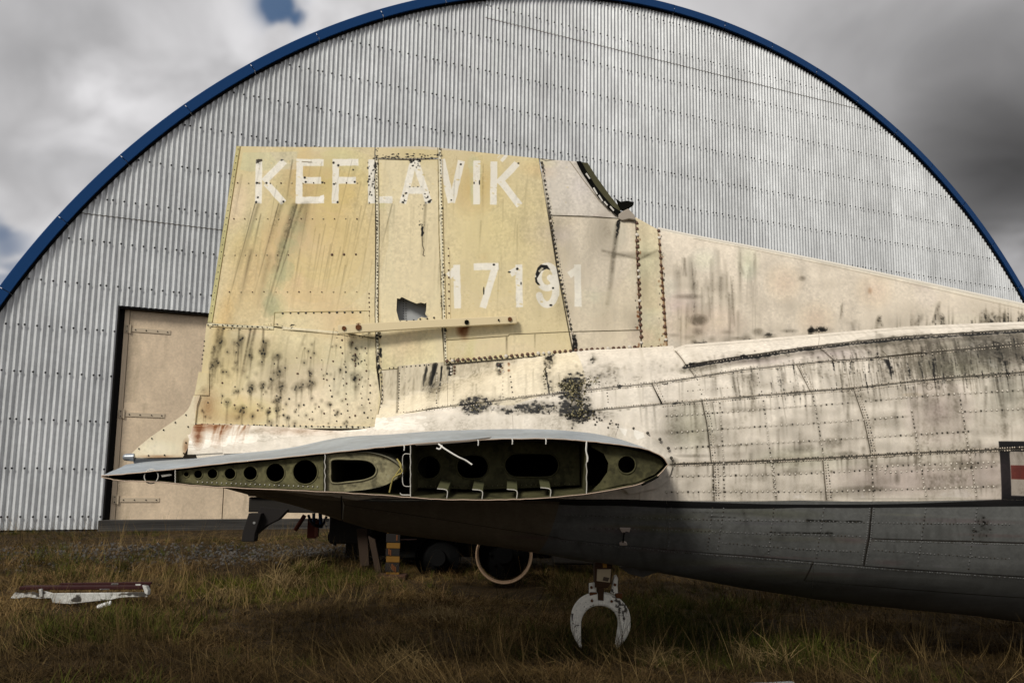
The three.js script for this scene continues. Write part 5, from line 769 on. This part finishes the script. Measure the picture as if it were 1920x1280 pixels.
  mesh('nose_skin', [(() => { const A = nose.slice(1, -1).map((p) => at(...p, ZS + .004)), B = A.map((p) => p.clone().add(new THREE.Vector3(.06, .07, -.9))); return skin(A, B, 0, 40); })()], M([.30, .28, .20], .6), stab);
  mesh('torn_wire', [tube([at(748, 868, ZS), at(754, 885, ZS - .01), at(738, 895, ZS), at(730, 923, ZS + .02)], .004, 12, 5), tube([at(744, 860, ZS), at(752, 874, ZS - .01), at(742, 890, ZS)], .004, 12, 5)], M([.3, .25, .08], .6), stab);
  const holesC = [circ(804, 876, 22), slot(886, 875, 60, 45), slot(997, 872, 102, 44)];
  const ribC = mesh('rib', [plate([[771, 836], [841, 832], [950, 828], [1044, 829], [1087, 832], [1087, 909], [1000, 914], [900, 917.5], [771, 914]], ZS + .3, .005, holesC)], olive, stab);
  mesh('hole_lip', holesC.map((h) => ring(h, ZS + .298, .0045)), olive, ribC);
  mesh('rivet_row', Array.from({ length: 34 }, (_, i) => new THREE.SphereGeometry(.0035, 5, 4).translate(...at(780 + i * 9, 911.5 - Math.max(0, i - 14) * .25 + Math.sin(i) * .4, ZS + .295).toArray())), oliveL, ribC);
  const ribD = mesh('rib', [plate([[1108, 830], [1160, 838], [1210, 848], [1238, 860], [1246, 871], [1228, 889], [1198, 902], [1108, 921], [1125, 905], [1139, 885], [1141, 868], [1132, 850], [1108, 838]], ZS + .06, .005, [circ(1175, 871, 16.5)])], olive, stab);
  mesh('hole_lip', [ring(circ(1175, 871, 17, 17, 18), ZS + .058, .004)], olive, ribD);
  // spars: plates running inboard, with torn bright ends
  const spar = (px, y0, y1, d, torn) => { const a = at(px, y0, ZS + .006), b = at(px, y1, ZS + .006), pos = [], P = [a, b, b.clone().add(new THREE.Vector3(.0, .06, -d)), a.clone().add(new THREE.Vector3(.0, .06, -d))]; const g = new THREE.BufferGeometry(); const q = []; for (const dx of [-.003, .003]) for (const p of P) q.push(p.x + dx, p.y, p.z); g.setAttribute('position', new THREE.Float32BufferAttribute(q, 3)); g.setIndex([0, 1, 2, 0, 2, 3, 4, 6, 5, 4, 7, 6, 0, 4, 1, 4, 5, 1]); const s = mesh('spar', g.toNonIndexed(), olive, stab); s.geometry.computeVertexNormals(); const t = []; for (let i = 0; i <= 14; i++) t.push(at(px + (i % 3 - 1) * .3 + torn * .55 * Math.sin(i * 1.7), lerp(y0, y1, i / 14), ZS)); mesh('torn_edge', tube(t, .0026, 30, 5), rawAl, s); };
  spar(609, 851, 922, 1.0, 1.2); spar(769.5, 834, 931, 1.0, .4); spar(1100, 828, 925, 1.0, 1.0); spar(328, 881, 905, .9, .3);
  mesh('channel', [tube([at(770, 851, ZS), at(757, 852, ZS), at(755, 880, ZS + .005), at(757, 910, ZS), at(770, 912, ZS)], .0022, 30, 5), tube([at(770, 928, ZS), at(752, 927, ZS), at(750, 924, ZS)], .003, 12, 5)], rawAl, stab);
  mesh('hinge_tube', [new THREE.TorusGeometry(.033, .003, 6, 20).translate(...at(283, 893, ZS + .01).toArray())], rawAl, stab);
  mesh('bracket', [plate([[301, 890], [320, 888], [321, 891], [303, 894]], ZS + .02, .01)], rawAl, stab);
  mesh('shade_backing', [plate([[200, 893], [242, 890], [326, 882], [326, 902], [240, 900]], ZS + .12, .004)], blackM, stab);  // black plates stand in for the shaded depth behind the ribs
  mesh('shade_backing', [plate([[612, 852], [700, 844], [768, 838], [768, 928], [612, 918]], ZS + .5, .004)], blackM, stab);
  mesh('shade_backing', [plate([[1103, 836], [1150, 845], [1150, 905], [1103, 915]], ZS + .34, .004)], blackM, stab);
  mesh('shade_backing', [plate([[340, 882], [606, 858], [1085, 845], [1085, 905], [606, 915], [340, 903]], ZS + .8, .004)], blackM, stab);
  for (const [x, y] of [[837, 935], [903, 936.5], [968, 936], [1031, 933]]) { const a = at(x, y - 1, ZS + .01), w = .045; const sh = new THREE.Shape([[0, 0], [.004, 0], [.004, .038], [-.045, .046], [-.045, .042], [0, .034]].map((p) => new THREE.Vector2(...p))); const g = new THREE.ExtrudeGeometry(sh, { depth: .26, bevelEnabled: false }); g.translate(0, 0, -.28); g.rotateX(.16); g.translate(a.x, a.y, a.z); mesh('stringer', g, M([.09, .09, .045], .6), stab); mesh('torn_edge', tube([new THREE.Vector3(a.x - .045, a.y + .044, a.z + .003), new THREE.Vector3(a.x + .002, a.y + .036, a.z + .003), new THREE.Vector3(a.x + .002, a.y, a.z + .003)], .0025, 10, 5), rawAl, stab); }
  // hanging scraps
  mesh('torn_strip', [tube([at(822, 832, ZS - .01), at(832, 840, ZS - .03), at(860, 857, ZS - .04), at(873, 863, ZS - .03), at(885, 871, ZS - .03)], .0042, 20, 5), tube([at(829, 835, ZS - .02), at(824, 842, ZS - .03), at(818, 840, ZS - .03)], .004, 10, 5)], whiteM, stab);
  for (const x of [757, 896, 960, 1023]) { const y = interp(up, x); mesh('torn_strip', [tube([at(x, y - 1, ZS - .004), at(x + 1, y + 4, ZS - .006), at(x + .5, y + 10, ZS - .004)], .003, 8, 5)], whiteM, stab); }
  mesh('torn_strip', [tube([at(1100, 827, ZS - .006), at(1099, 845, ZS - .01), at(1102, 858, ZS - .008), at(1101, 866, ZS - .006)], .004, 12, 5)], whiteM, stab);
  mesh('torn_strip', [tube([at(1234, 893, ZS), at(1215, 903, ZS - .01), at(1203, 909, ZS)], .006, 10, 5)], blackM, stab);
}
// tail wheel fork and strut, jutting from the belly
{
  const Zf = 5.9, c = [1128, 1167];
  const outer = [], inner = []; for (let i = 0; i <= 40; i++) { const a = (-218 + i / 40 * 256) * Math.PI / 180; }
  const O = [[1090, 1216], [1079, 1200], [1072, 1182], [1071, 1160], [1076, 1140], [1088, 1124], [1104, 1115], [1126, 1111], [1148, 1115], [1166, 1126], [1178, 1142], [1182.5, 1162], [1181, 1182], [1172, 1200], [1158, 1216]];
  const I = [[1155, 1210], [1158, 1190], [1160.5, 1172], [1158, 1158], [1150, 1146], [1138, 1138], [1124, 1135.5], [1110, 1138], [1098, 1147], [1091, 1160], [1089.5, 1176], [1089.5, 1198], [1090, 1212]];
  const smooth = (l) => new THREE.CatmullRomCurve3(l.map(([x, y]) => new THREE.Vector3(x, y, 0)), false, 'centripetal').getPoints(48).map((p) => [p.x, p.y]);
  const wtex = dataTex(256, 256, (i, j, o) => { const a = tile(i / 256, j / 256, 6, 5), b = tile(i / 256, j / 256, 40, 3), d = sstep(.60, .68, a * .6 + b * .4); const k = 222 + 40 * (b - .5); o[0] = lerp(k, 52, d); o[1] = lerp(k * .985, 46, d); o[2] = lerp(k * .93, 40, d); });
  const fk = mesh('tail_wheel_fork', [plate([...smooth(O), ...smooth(I)], Zf - .028, .056, [], .016), plate([[1105, 1094], [1118, 1092], [1119, 1112], [1105, 1112]], Zf - .02, .03, [], .004), plate([[1146, 1112], [1149, 1090], [1152, 1080], [1156, 1078], [1159, 1084], [1158, 1100], [1159, 1117]], Zf - .02, .04, [], .005)], new THREE.MeshStandardMaterial({ map: wtex, roughness: .6 }), aircraft);
  { const p = fk.geometry.attributes.position, uv = fk.geometry.attributes.uv; for (let i = 0; i < p.count; i++) uv.setXY(i, p.getX(i) * 2.2, p.getY(i) * 2.2); }
  for (const [x, y] of [[1109, 1101], [1153, 1096], [1110, 1126], [1147, 1127]]) { const p = at(x, y, Zf - .045); mesh('bolt', [new THREE.CylinderGeometry(.009, .009, .016, 6).rotateX(Math.PI / 2).translate(p.x, p.y, p.z)], rust, fk); }
  mesh('worn_patch', [plate([[1071, 1150], [1086, 1150], [1089, 1155], [1087, 1164], [1072, 1164]], Zf - .041, .003)], M([.10, .09, .085], .7), fk);
  const st = mesh('tail_wheel_strut', [plate([[1115, 1060], [1146, 1060], [1147, 1092], [1140, 1102], [1116, 1101]], Zf - .05, .1, [], .006), plate([[1121, 1100], [1133, 1100], [1132, 1126], [1121, 1125]], Zf - .045, .05, [], .004), rod(at(1131, 1040, Zf), at(1131, 1066, Zf), .055, .055, 14)], M([.045, .022, .010], .8), aircraft);
  mesh('pale_plate', [plate([[1120, 1067], [1146, 1067], [1144, 1092], [1119, 1089]], Zf - .062, .006, [], .002)], M([.42, .34, .22], .7), st);
  mesh('stain', [plate([[1132, 1081], [1143, 1083], [1140, 1090], [1130, 1088]], Zf - .0665, .003)], M([.07, .05, .035], .8), st);
  mesh('rusty_collar', [plate([[1130, 1056], [1138, 1055], [1138, 1064], [1131, 1064]], Zf - .06, .012)], M([.32, .16, .03], .8), st);
  mesh('pivot_block', [box(at(1112, 1114, Zf - .01), .045, .03, .06), box(at(1160, 1116, Zf - .01), .04, .03, .06)], rust, st);
  const dr = mesh('wheel_bay_door', [plate([[1160, 1062], [1230, 1058], [1236, 1072], [1205, 1082], [1180, 1076]], Zf + .1, .015, [], .004), plate([[1183, 1074], [1190, 1060], [1196, 1064], [1202, 1078]], Zf + .06, .01)], M([.10, .095, .085], .7), aircraft);
}
// ------------------------------------------------------------------ dark flat trailer behind the aircraft, its stand, scrap in the grass
{
  const Z0 = 8.7, dk = M([.014, .012, .010], .75), dk2 = M([.014, .012, .011], .85), tyreM = M([.005, .005, .005], .95, 0, { specularIntensity: .1 });
  const X = (px, py = 1000, Z = Z0) => at(px, py, Z).x, Y = (py, Z = Z0) => at(900, py, Z).y;
  const t = thing('flat_trailer', new THREE.Vector3(X(800), groundY(X(800), -9.4), -9.4), 'black flat trailer parked behind the aircraft tail, near the hangar', 'trailer');
  const yT = Y(918), yB = Y(966), xl = X(463), xr = X(1240);
  mesh('shading_deck', [box(new THREE.Vector3((xl + xr) / 2, (yT + yT - .09) / 2, -9.6), xr - xl, .09, 1.9, null, .01)], dk, t);  // deck added to shade the ground behind the belly
  for (const z of [-8.74, -10.3]) mesh('chassis_rail', [box(new THREE.Vector3((xl + xr) / 2, (yT - .09 + yB) / 2 - .004, z), xr - xl, yT - .095 - yB, .09, null, .008)], dk, t);
  mesh('front_beam', [box(new THREE.Vector3(xl + .06, (yT + yB) / 2 - .05, -9.5), .10, yT - yB - .1, 1.42, null, .01)], dk, t);
  mesh('landing_leg', [plate([[466, 962], [490, 962], [478, 1000], [476, 1015.5], [452, 1015], [455, 996]], Z0 - .10, .12, [], .006), plate([[488, 950], [540, 955], [522, 974], [500, 985], [478, 1003], [470, 990]], Z0 - .02, .10, [], .006)], dk2, t);
  mesh('leg_bolt', [rod(at(476, 980, Z0 - .11), at(476, 980, Z0 - .09), .012)], M([.25, .25, .24], .5, .4), t);
  mesh('added_side_box', [box(new THREE.Vector3(X(1085), Y(1022), -9.1), .46, .36, .5, null, .03)], dk, t);  // black boxes and panel added to keep the gap under the belly dark
  mesh('added_under_box', [box(new THREE.Vector3(X(640), Y(1000), -9.5), .42, .30, .6, null, .02)], dk, t);
  mesh('shading_panel', [box(new THREE.Vector3(X(860), Y(1012), -10.1), X(1120) - X(600), .55, .05, null, .01)], dk, t);
  mesh('axle', [rod(new THREE.Vector3(at(945, 1040, 8.35).x, at(945, 1040, 8.35).y, -8.5), new THREE.Vector3(at(945, 1040, 8.35).x, at(945, 1040, 8.35).y, -10.4), .055)], dk, t);
  for (const [px, Z] of [[945, 8.35], [820, 8.9]]) {      // steel wheels, pale bare rim lip
    const c = at(px, px > 900 ? 1040 : 1046, Z), R = px > 900 ? .25 : .22;
    const w = mesh('wheel', [new THREE.CylinderGeometry(R * .96, R * .96, .2, 40, 1, true).rotateX(Math.PI / 2).translate(c.x, c.y, c.z - .12), new THREE.CylinderGeometry(R * .5, R * .9, .05, 40).rotateX(Math.PI / 2).translate(c.x, c.y, c.z - .12), new THREE.CylinderGeometry(.075, .075, .14, 20).rotateX(Math.PI / 2).translate(c.x, c.y, c.z - .07)], tyreM, t);
    if (px > 900) { const lt = new THREE.LatheGeometry([[R * .90, -.04], [R * .925, .0], [R * .94, .022], [R * .97, .03], [R * 1.0, .024], [R * 1.0, -.02]].map((p) => new THREE.Vector2(...p)), 64); lt.rotateX(Math.PI / 2); lt.translate(c.x, c.y, c.z); mesh('rim_lip', [lt], M([.42, .28, .17], .45, .2), w); for (let k = 0; k < 8; k++) { const a = k * Math.PI / 4; mesh('wheel_nut', [new THREE.CylinderGeometry(.014, .014, .03, 6).rotateX(Math.PI / 2).translate(c.x + .12 * Math.cos(a), c.y + .12 * Math.sin(a), c.z - .085)], tyreM, w); } }
  }
  const hoseM = M([.012, .012, .014], .5), blueM = M([.015, .05, .12], .5), redM = M([.12, .03, .018], .8);
  mesh('red_stay', [rod(at(571, 966, 9.6), at(553, 994, 9.6), .022)], redM, t); mesh('red_stay', [box(at(585, 990, 9.7), .09, .2, .05)], redM, t); mesh('red_stay', [box(at(594, 990, 9.55), .035, .17, .05)], M([.2, .07, .045], .8), t);
  mesh('blue_pipe', [rod(at(588, 962, 9.5), at(588, 984, 9.5), .016), rod(at(600, 962, 9.5), at(602, 990, 9.5), .018)], blueM, t);
  mesh('hose', [tube([at(578, 966, 9.4), at(583, 978, 9.35), at(592, 986, 9.35), at(604, 984, 9.4), at(612, 968, 9.4)], .014, 16, 6), tube([at(628, 975, 9.4), at(620, 995, 9.35), at(616, 1010, 9.4), at(630, 1022, 9.4)], .012, 16, 6)], hoseM, t);
  mesh('lamp_bracket', [box(at(613, 975, 9.3), .03, .03, .02), box(at(612, 987, 9.3), .02, .015, .02)], M([.35, .35, .34], .6), t);
  mesh('pale_rod', [rod(at(743, 1011.5, 9.3), at(781, 1011, 9.3), .006)], M([.22, .15, .13], .7), t);
  mesh('dish', [new THREE.SphereGeometry(.16, 20, 12).scale(1, .3, 1).translate(...at(775, 1040, 9.6).toArray())], M([.05, .05, .045], .8), t);
}
{ // striped post
  const Z = 8.55, b = at(735, 1083, Z), a = at(735, 985, Z), yel = M([.13, .066, .012], .9), blk = M([.012, .010, .009], .8);
  const p = thing('striped_post', new THREE.Vector3(b.x, groundY(b.x, -Z), -Z), 'short yellow and black striped post with rust streaks under the aircraft belly', 'post');
  const ys = [985, 1000, 1017, 1028, 1042, 1054, 1072, 1090]; const w = .125;
  mesh('post_core', [box(new THREE.Vector3(b.x, (at(735, 982, Z).y + groundY(b.x, -Z) - .1) / 2, -Z - .04), w * .86, at(735, 982, Z).y - groundY(b.x, -Z) + .1, .09, null, .006)], blk, p);
  for (let i = 0; i < ys.length - 1; i++) { const y0 = at(735, ys[i + 1], Z).y, y1 = at(735, ys[i], Z).y; mesh(i % 2 ? 'black_band' : 'yellow_band', [box(new THREE.Vector3(b.x + (i % 2 ? 0 : .004), (y0 + y1) / 2, -Z + .012), i % 2 ? w : w * .96, y1 - y0 - .004, .02, null, .003)], i % 2 ? blk : yel, p); }
  for (let i = 0; i < 7; i++) { const y = [990, 1034, 1036, 1062, 1065, 1068, 1008][i]; mesh('rust_streak', [box(at(726 + i * 3, y, Z - .0245), .012, .05, .003, null, .001)], M([.10, .035, .012], .9), p); }
  mesh('foot', [box(new THREE.Vector3(b.x, groundY(b.x, -Z) + .01, -Z), .26, .05, .2, null, .01)], M([.05, .025, .015], .9), p);
}
{ // leaning dark timber next to the post
  const Z = 8.8, p = at(705, 1075, Z); const wood = M([.032, .021, .014], .9);
  for (const [lab, pts, z] of [['dark timber plank leaning left of the striped post', [[690, 1005], [703, 1012], [716, 1078], [706, 1084]], Z], ['second dark timber slab, the blacker one, upright behind the leaning plank', [[668, 992], [688, 990], [692, 1060], [676, 1062]], Z + .2]]) { const g = plate(pts, z, .05, [], .004); const o = mesh('timber_plank', [g], wood); g.translate(-p.x, 0, Z); o.position.set(p.x, 0, -Z); tag(o, lab, 'plank', 'timbers by the striped post'); }
}
{ // broken white and dark red panel lying in the grass
  const Z = 7.2, c = at(150, 1122, Z), g = thing('broken_panel', new THREE.Vector3(c.x, groundY(c.x, -Z), -Z), 'broken white and dark red strip of panel lying in the grass at the left', 'debris');
  const wt = new THREE.MeshStandardMaterial({ map: dataTex(256, 128, (i, j, o) => { const a = tile(i / 256, j / 128, 8, 5), d = sstep(.56, .66, a), k = 176 + 60 * (tile(i / 256, j / 128, 32, 3) - .5); o[0] = lerp(k, 46, d); o[1] = lerp(k, 42, d); o[2] = lerp(k * .97, 36, d); }), roughness: .7 });
  const w = mesh('white_face', [plate([[19, 1121], [27, 1111], [44, 1112], [60, 1109], [70, 1113], [82, 1108], [98, 1112], [150, 1111.5], [214, 1111], [272, 1110], [276, 1114], [275, 1119], [240, 1119], [220, 1121], [208, 1124], [176, 1127], [131, 1132], [98, 1130], [95, 1121], [70, 1122], [50, 1119], [30, 1122]], Z - .05, .012, [], .003)], wt, g);
  { const p = w.geometry.attributes.position, u = w.geometry.attributes.uv; for (let i = 0; i < p.count; i++) u.setXY(i, p.getX(i) * 1.3, p.getY(i) * 2.5); }
  const red = M([.026, .005, .005], .7);
  const A = at(8, 1108, Z), B = at(272, 1103, Z);
  mesh('red_channel', [box(new THREE.Vector3((A.x + B.x) / 2 + .05, (A.y + B.y) / 2 + .012, -Z - .06), B.x - A.x - .1, .026, .10, new THREE.Quaternion().setFromAxisAngle(new THREE.Vector3(0, 0, 1), .02), .006), box(new THREE.Vector3((A.x + B.x) / 2 + .18, (A.y + B.y) / 2 + .034, -Z - .12), B.x - A.x - .36, .018, .03, new THREE.Quaternion().setFromAxisAngle(new THREE.Vector3(0, 0, 1), .025), .005)], red, g);
  mesh('end_cap', [plate([[266, 1097], [273, 1099], [277, 1107], [276, 1115], [271, 1112]], Z - .06, .05, [], .003)], wt, g);
  mesh('white_clip', [plate([[72, 1104], [77, 1104], [78, 1118], [73, 1119]], Z - .07, .02, [], .002), plate([[208, 1094], [221, 1094], [218, 1097], [207, 1098]], Z + .08, .01), plate([[253, 1095], [263, 1095], [262, 1098], [254, 1098]], Z + .05, .01), plate([[186, 1104], [204, 1104], [203, 1106], [187, 1106]], Z - .06, .006)], wt, g);
  const s = mesh('paint_scrap', [box(at(194, 1134, 7.0), .10, .015, .05, new THREE.Quaternion().setFromEuler(new THREE.Euler(.3, .3, .25)), .003)], M([.5, .5, .48], .7)); { const p = at(194, 1134, 7.0); s.geometry.translate(-p.x, -p.y, -p.z); s.position.copy(p); } tag(s, 'small white scrap in the grass just in front of the broken strip', 'scrap');
  const p2 = at(1428, 1276, 4.95), q = mesh('pale_sheet', [box(new THREE.Vector3(), .27, .012, .14, new THREE.Quaternion().setFromEuler(new THREE.Euler(.12, .1, .03)), .003)], M([.20, .21, .22], .7)); q.position.set(p2.x, groundY(p2.x, -4.9) + .03, -4.76); tag(q, 'pale grey flat scrap at the bottom edge of the grass, right of the fork', 'scrap');
}
// ------------------------------------------------------------------ grass and gravel
{
  function tuft(n, hMin, hMax, spread, bend, w, segs = 3) {      // n curved blades from one root
    const pos = [], idx = [], nor = [];
    for (let k = 0; k < n; k++) {
      const a = rnd() * 6.283, h = rr(hMin, hMax), r0 = spread * Math.sqrt(rnd()), ox = r0 * Math.cos(rnd() * 6.28), oz = r0 * Math.sin(rnd() * 6.28), b = bend * rr(.5, 1.3), ca = Math.cos(a), sa = Math.sin(a), ww = w * rr(.7, 1.3);
      let x = 0, y = 0, ang = rr(0, .25); const c0 = pos.length / 3;
      for (let s = 0; s <= segs; s++) { const f = s / segs, wd = ww * (1 - f * .85) / 2; pos.push(ox + x * ca - wd * sa, y, oz + x * sa + wd * ca, ox + x * ca + wd * sa, y, oz + x * sa - wd * ca); nor.push(0, 1, 0, 0, 1, 0); const l = h / segs; ang += b / segs; x += Math.sin(ang) * l; y += Math.cos(ang) * l; if (y < .004) y = .004; }
      for (let s = 0; s < segs; s++) { const c = c0 + s * 2; idx.push(c, c + 1, c + 2, c + 1, c + 3, c + 2); }
    }
    const g = new THREE.BufferGeometry(); g.setAttribute('position', new THREE.Float32BufferAttribute(pos, 3)); g.setIndex(idx); g.computeVertexNormals(); return g;
  }
  const bm = () => new THREE.MeshPhysicalMaterial({ roughness: .95, specularIntensity: .15, side: THREE.DoubleSide });
  const kinds = {
    dry: [tuft(13, .07, .20, .05, 2.0, .0042), tuft(13, .08, .24, .06, 2.3, .0038), tuft(12, .06, .16, .05, 1.5, .0042), tuft(15, .05, .14, .07, 2.2, .0046)],
    green: [tuft(16, .05, .15, .045, .9, .0045), tuft(14, .06, .18, .05, 1.2, .0045)],
    stalk: [tuft(2, .28, .48, .03, .8, .0026, 4), tuft(2, .2, .42, .02, 1.2, .0024, 4), tuft(1, .32, .55, .01, .6, .0026, 4)]
  };
  const lists = { dry: kinds.dry.map(() => []), green: kinds.green.map(() => []), stalk: kinds.stalk.map(() => []) };
  const m = new THREE.Matrix4(), q = new THREE.Quaternion(), e = new THREE.Euler(), col = new THREE.Color();
  const gravelAmt = (x, z) => sstep(.9, .2, Math.abs(z + 10.6 + .12 * x) / 1.6) * sstep(.2, -1.2, x + .6) * sstep(-7, -4.5, x);
  const N = 72000;
  for (let i = 0; i < N; i++) {
    const d = 4.1 + 9.2 * Math.pow(rnd(), 1.25), x = (rnd() * 2 - 1) * (0.78 * d + .8), z = -d;
    const wz = (x - WO.x) * WN.x + (z - WO.z) * WN.z; if (wz < .06) continue;
    const g1 = fbm(x * .8 + 5, z * .8 + 3, 3), g2 = fbm(x * 2.2 + 15, z * 2.2 + 31, 3), big = fbm(x * .5 + 80, z * .5 + 60, 2);
    if (rnd() < gravelAmt(x, z) * .45) continue; if (Math.abs(x + .08) < .42 && Math.abs(z + 8.1) < .35) continue; if (x > -3.35 && x < -1.95 && z > -7.15 && z < -6.7 && rnd() < .8) continue;
    const gz = Math.exp(-(((x + 2.0) / .75) ** 2 + ((z + 7.9) / .8) ** 2)) * .75 + Math.exp(-(((x - 1.0) / 1.6) ** 2 + ((z + 6.0) / .8) ** 2)) * .45 + Math.exp(-(((x + .6) / 2.6) ** 2 + ((z + 5.6) / .6) ** 2)) * .25;
    const green = rnd() < clamp((g1 - .55) * 1.2 + gz * .85 + .02);
    const kd = green ? 'green' : 'dry', vi = Math.floor(rnd() * kinds[kd].length);
    const clump = sstep(.45, .7, g2), far = sstep(9, 13, d);
    let s = (.5 + .62 * clump + .26 * rnd()) * (1 - .35 * far) * (d > 9.5 ? .75 : 1);
    const flat = green ? 1 : rr(.5, .95);
    e.set(rr(-.3, .3), rnd() * 6.28, rr(-.3, .3)); q.setFromEuler(e);
    m.compose(new THREE.Vector3(x, groundY(x, z) - .008, z), q, new THREE.Vector3(s, s * flat, s));
    const k = rr(.28, 1.5) * (.6 + .8 * g2);
    if (green) { const gl = 1 + .9 * Math.exp(-(((x + 2.2) / .7) ** 2 + ((z + 7.9) / .8) ** 2)); col.setRGB(.040 * k * gl, .045 * k * gl, .007 * k); } else { const tn = rnd(), dk = sstep(.40, .60, big); const c0 = lerp(.085, .19, tn) * (dk * .45 + .55) * lerp(.6, 1, sstep(4.8, 6.8, d)); col.setRGB(c0 * k, c0 * k * lerp(.60, .68, rnd()), c0 * k * lerp(.20, .29, tn)); }  // dry blades darken toward the viewer: dim foreground painted into their colour
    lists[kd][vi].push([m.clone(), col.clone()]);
  }
  for (let i = 0; i < 15000; i++) {
    const d = 4.2 + 8 * Math.pow(rnd(), 1.2), x = (rnd() * 2 - 1) * (.66 * d + .4), z = -d; if ((x - WO.x) * WN.x + (z - WO.z) * WN.z < .1 || (Math.abs(x + .08) < .42 && Math.abs(z + 8.1) < .35)) continue;
    const g2 = fbm(x * 1.7 + 90, z * 1.7 + 14, 3); if (rnd() > sstep(.36, .62, g2)) continue;
    const th = fbm(x * .7, z * .7 + 60, 2) * 9 + rr(-.7, .7); e.set(rr(.9, 1.45), 0, 0); q.setFromEuler(e); const q2 = new THREE.Quaternion().setFromAxisAngle(new THREE.Vector3(0, 1, 0), th); q.premultiply(q2);
    const s = rr(.6, 1.3); m.compose(new THREE.Vector3(x, groundY(x, z) + rr(.01, .06), z), q, new THREE.Vector3(s, s, s)); const k = rr(.15, 1.15) ** 1.3 * lerp(.65, 1, sstep(4.8, 6.5, d)); col.setRGB(.17 * k, .115 * k, .046 * k); lists.stalk[Math.floor(rnd() * 2)].push([m.clone(), col.clone()]);  // lying straw gets the same painted foreground dimming
  }
  for (let i = 0; i < 900; i++) {
    const d = 4.3 + 4.6 * Math.pow(rnd(), 1.3), x = (rnd() * 2 - 1) * .68 * d, z = -d, g2 = fbm(x * 1.1 + 44, z * 1.1 + 12, 3); if (rnd() > sstep(.42, .62, g2) * .9 + .08) continue;
    const s = rr(.5, 1.05) * (d > 6.4 ? .7 : 1); e.set(rr(-.5, .5), rnd() * 6.28, rr(-.5, .5)); q.setFromEuler(e); m.compose(new THREE.Vector3(x, groundY(x, z) - .01, z), q, new THREE.Vector3(s, s, s));
    const k = rr(.4, 1.2); col.setRGB(.20 * k, .14 * k, .06 * k); lists.stalk[Math.floor(rnd() * 3)].push([m.clone(), col.clone()]);
  }
  // two bent tussocks by the trailer leg and the gravel edge
  for (const [px, py, Z, n, sc] of [[575, 1020, 8.9, 26, 1.3], [530, 1058, 8.2, 44, 1.9], [1115, 1112, 6.6, 10, .9], [825, 1100, 7.0, 30, 1.4], [560, 1012, 9.2, 20, 1.3], [430, 1075, 7.9, 34, 1.2], [770, 1230, 5.4, 34, 1.3], [1430, 1215, 5.6, 26, 1.3], [1240, 1205, 5.5, 20, 1.2]]) { const c = at(px, py, Z); for (let i = 0; i < n; i++) { const x = c.x + rr(-.14, .14), z = -Z + rr(-.14, .14); e.set(rr(-.5, .5), rnd() * 6.28, -rr(0, .6)); q.setFromEuler(e); const s = sc * rr(.7, 1.1); m.compose(new THREE.Vector3(x, groundY(x, z) - .01, z), q, new THREE.Vector3(s, s * 1.05, s)); const k = rr(.7, 1.2); col.setRGB(.19 * k, .135 * k, .062 * k); lists.dry[Math.floor(rnd() * 4)].push([m.clone(), col.clone()]); } }
  const NM = { dry: 'dry_grass', green: 'green_grass', stalk: 'grass_stalks' };
  for (const kd of ['dry', 'green', 'stalk']) {
    const root = new THREE.Group(); root.name = NM[kd]; tag(root, null, null, null, 'stuff'); scene.add(root);
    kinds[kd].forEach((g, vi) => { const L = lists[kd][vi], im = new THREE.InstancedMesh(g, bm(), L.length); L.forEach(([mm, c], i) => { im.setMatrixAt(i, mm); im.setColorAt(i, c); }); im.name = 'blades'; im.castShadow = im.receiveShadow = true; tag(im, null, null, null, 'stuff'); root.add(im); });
  }
  // grey gravel strip in front of the hangar door
  const sg = new THREE.IcosahedronGeometry(1, 0), G = []; { const p = sg.attributes.position; for (let i = 0; i < p.count; i++) { const k = .75 + .5 * vnoise(p.getX(i) * 9 + 20, p.getY(i) * 9 + p.getZ(i) * 5 + 20); p.setXYZ(i, p.getX(i) * k, p.getY(i) * k * .7, p.getZ(i) * k); } sg.computeVertexNormals(); }
  for (let i = 0; i < 9000; i++) { const x = rr(-7, .5), z = rr(-13.4, -8.8); if ((x - WO.x) * WN.x + (z - WO.z) * WN.z < .05 || rnd() > gravelAmt(x, z)) continue; const s = rr(.008, .022); e.set(rnd() * 6, rnd() * 6, rnd() * 6); q.setFromEuler(e); m.compose(new THREE.Vector3(x, groundY(x, z) + s * .3, z), q, new THREE.Vector3(s, s, s)); const k = rr(.025, .075); G.push([m.clone(), new THREE.Color().setRGB(k, k * .92, k * .82)]); }
  const gi = new THREE.InstancedMesh(sg, new THREE.MeshStandardMaterial({ roughness: .95 }), G.length); G.forEach(([mm, c], i) => { gi.setMatrixAt(i, mm); gi.setColorAt(i, c); }); gi.name = 'gravel'; gi.castShadow = gi.receiveShadow = true; tag(gi, null, null, null, 'stuff'); scene.add(gi);
}
const renderer = new THREE.WebGLRenderer({ antialias: true });
renderer.setSize(1024, 682);
renderer.toneMapping = THREE.LinearToneMapping;
renderer.toneMappingExposure = EXPOSURE;
renderer.shadowMap.enabled = true;
renderer.render(scene, camera);
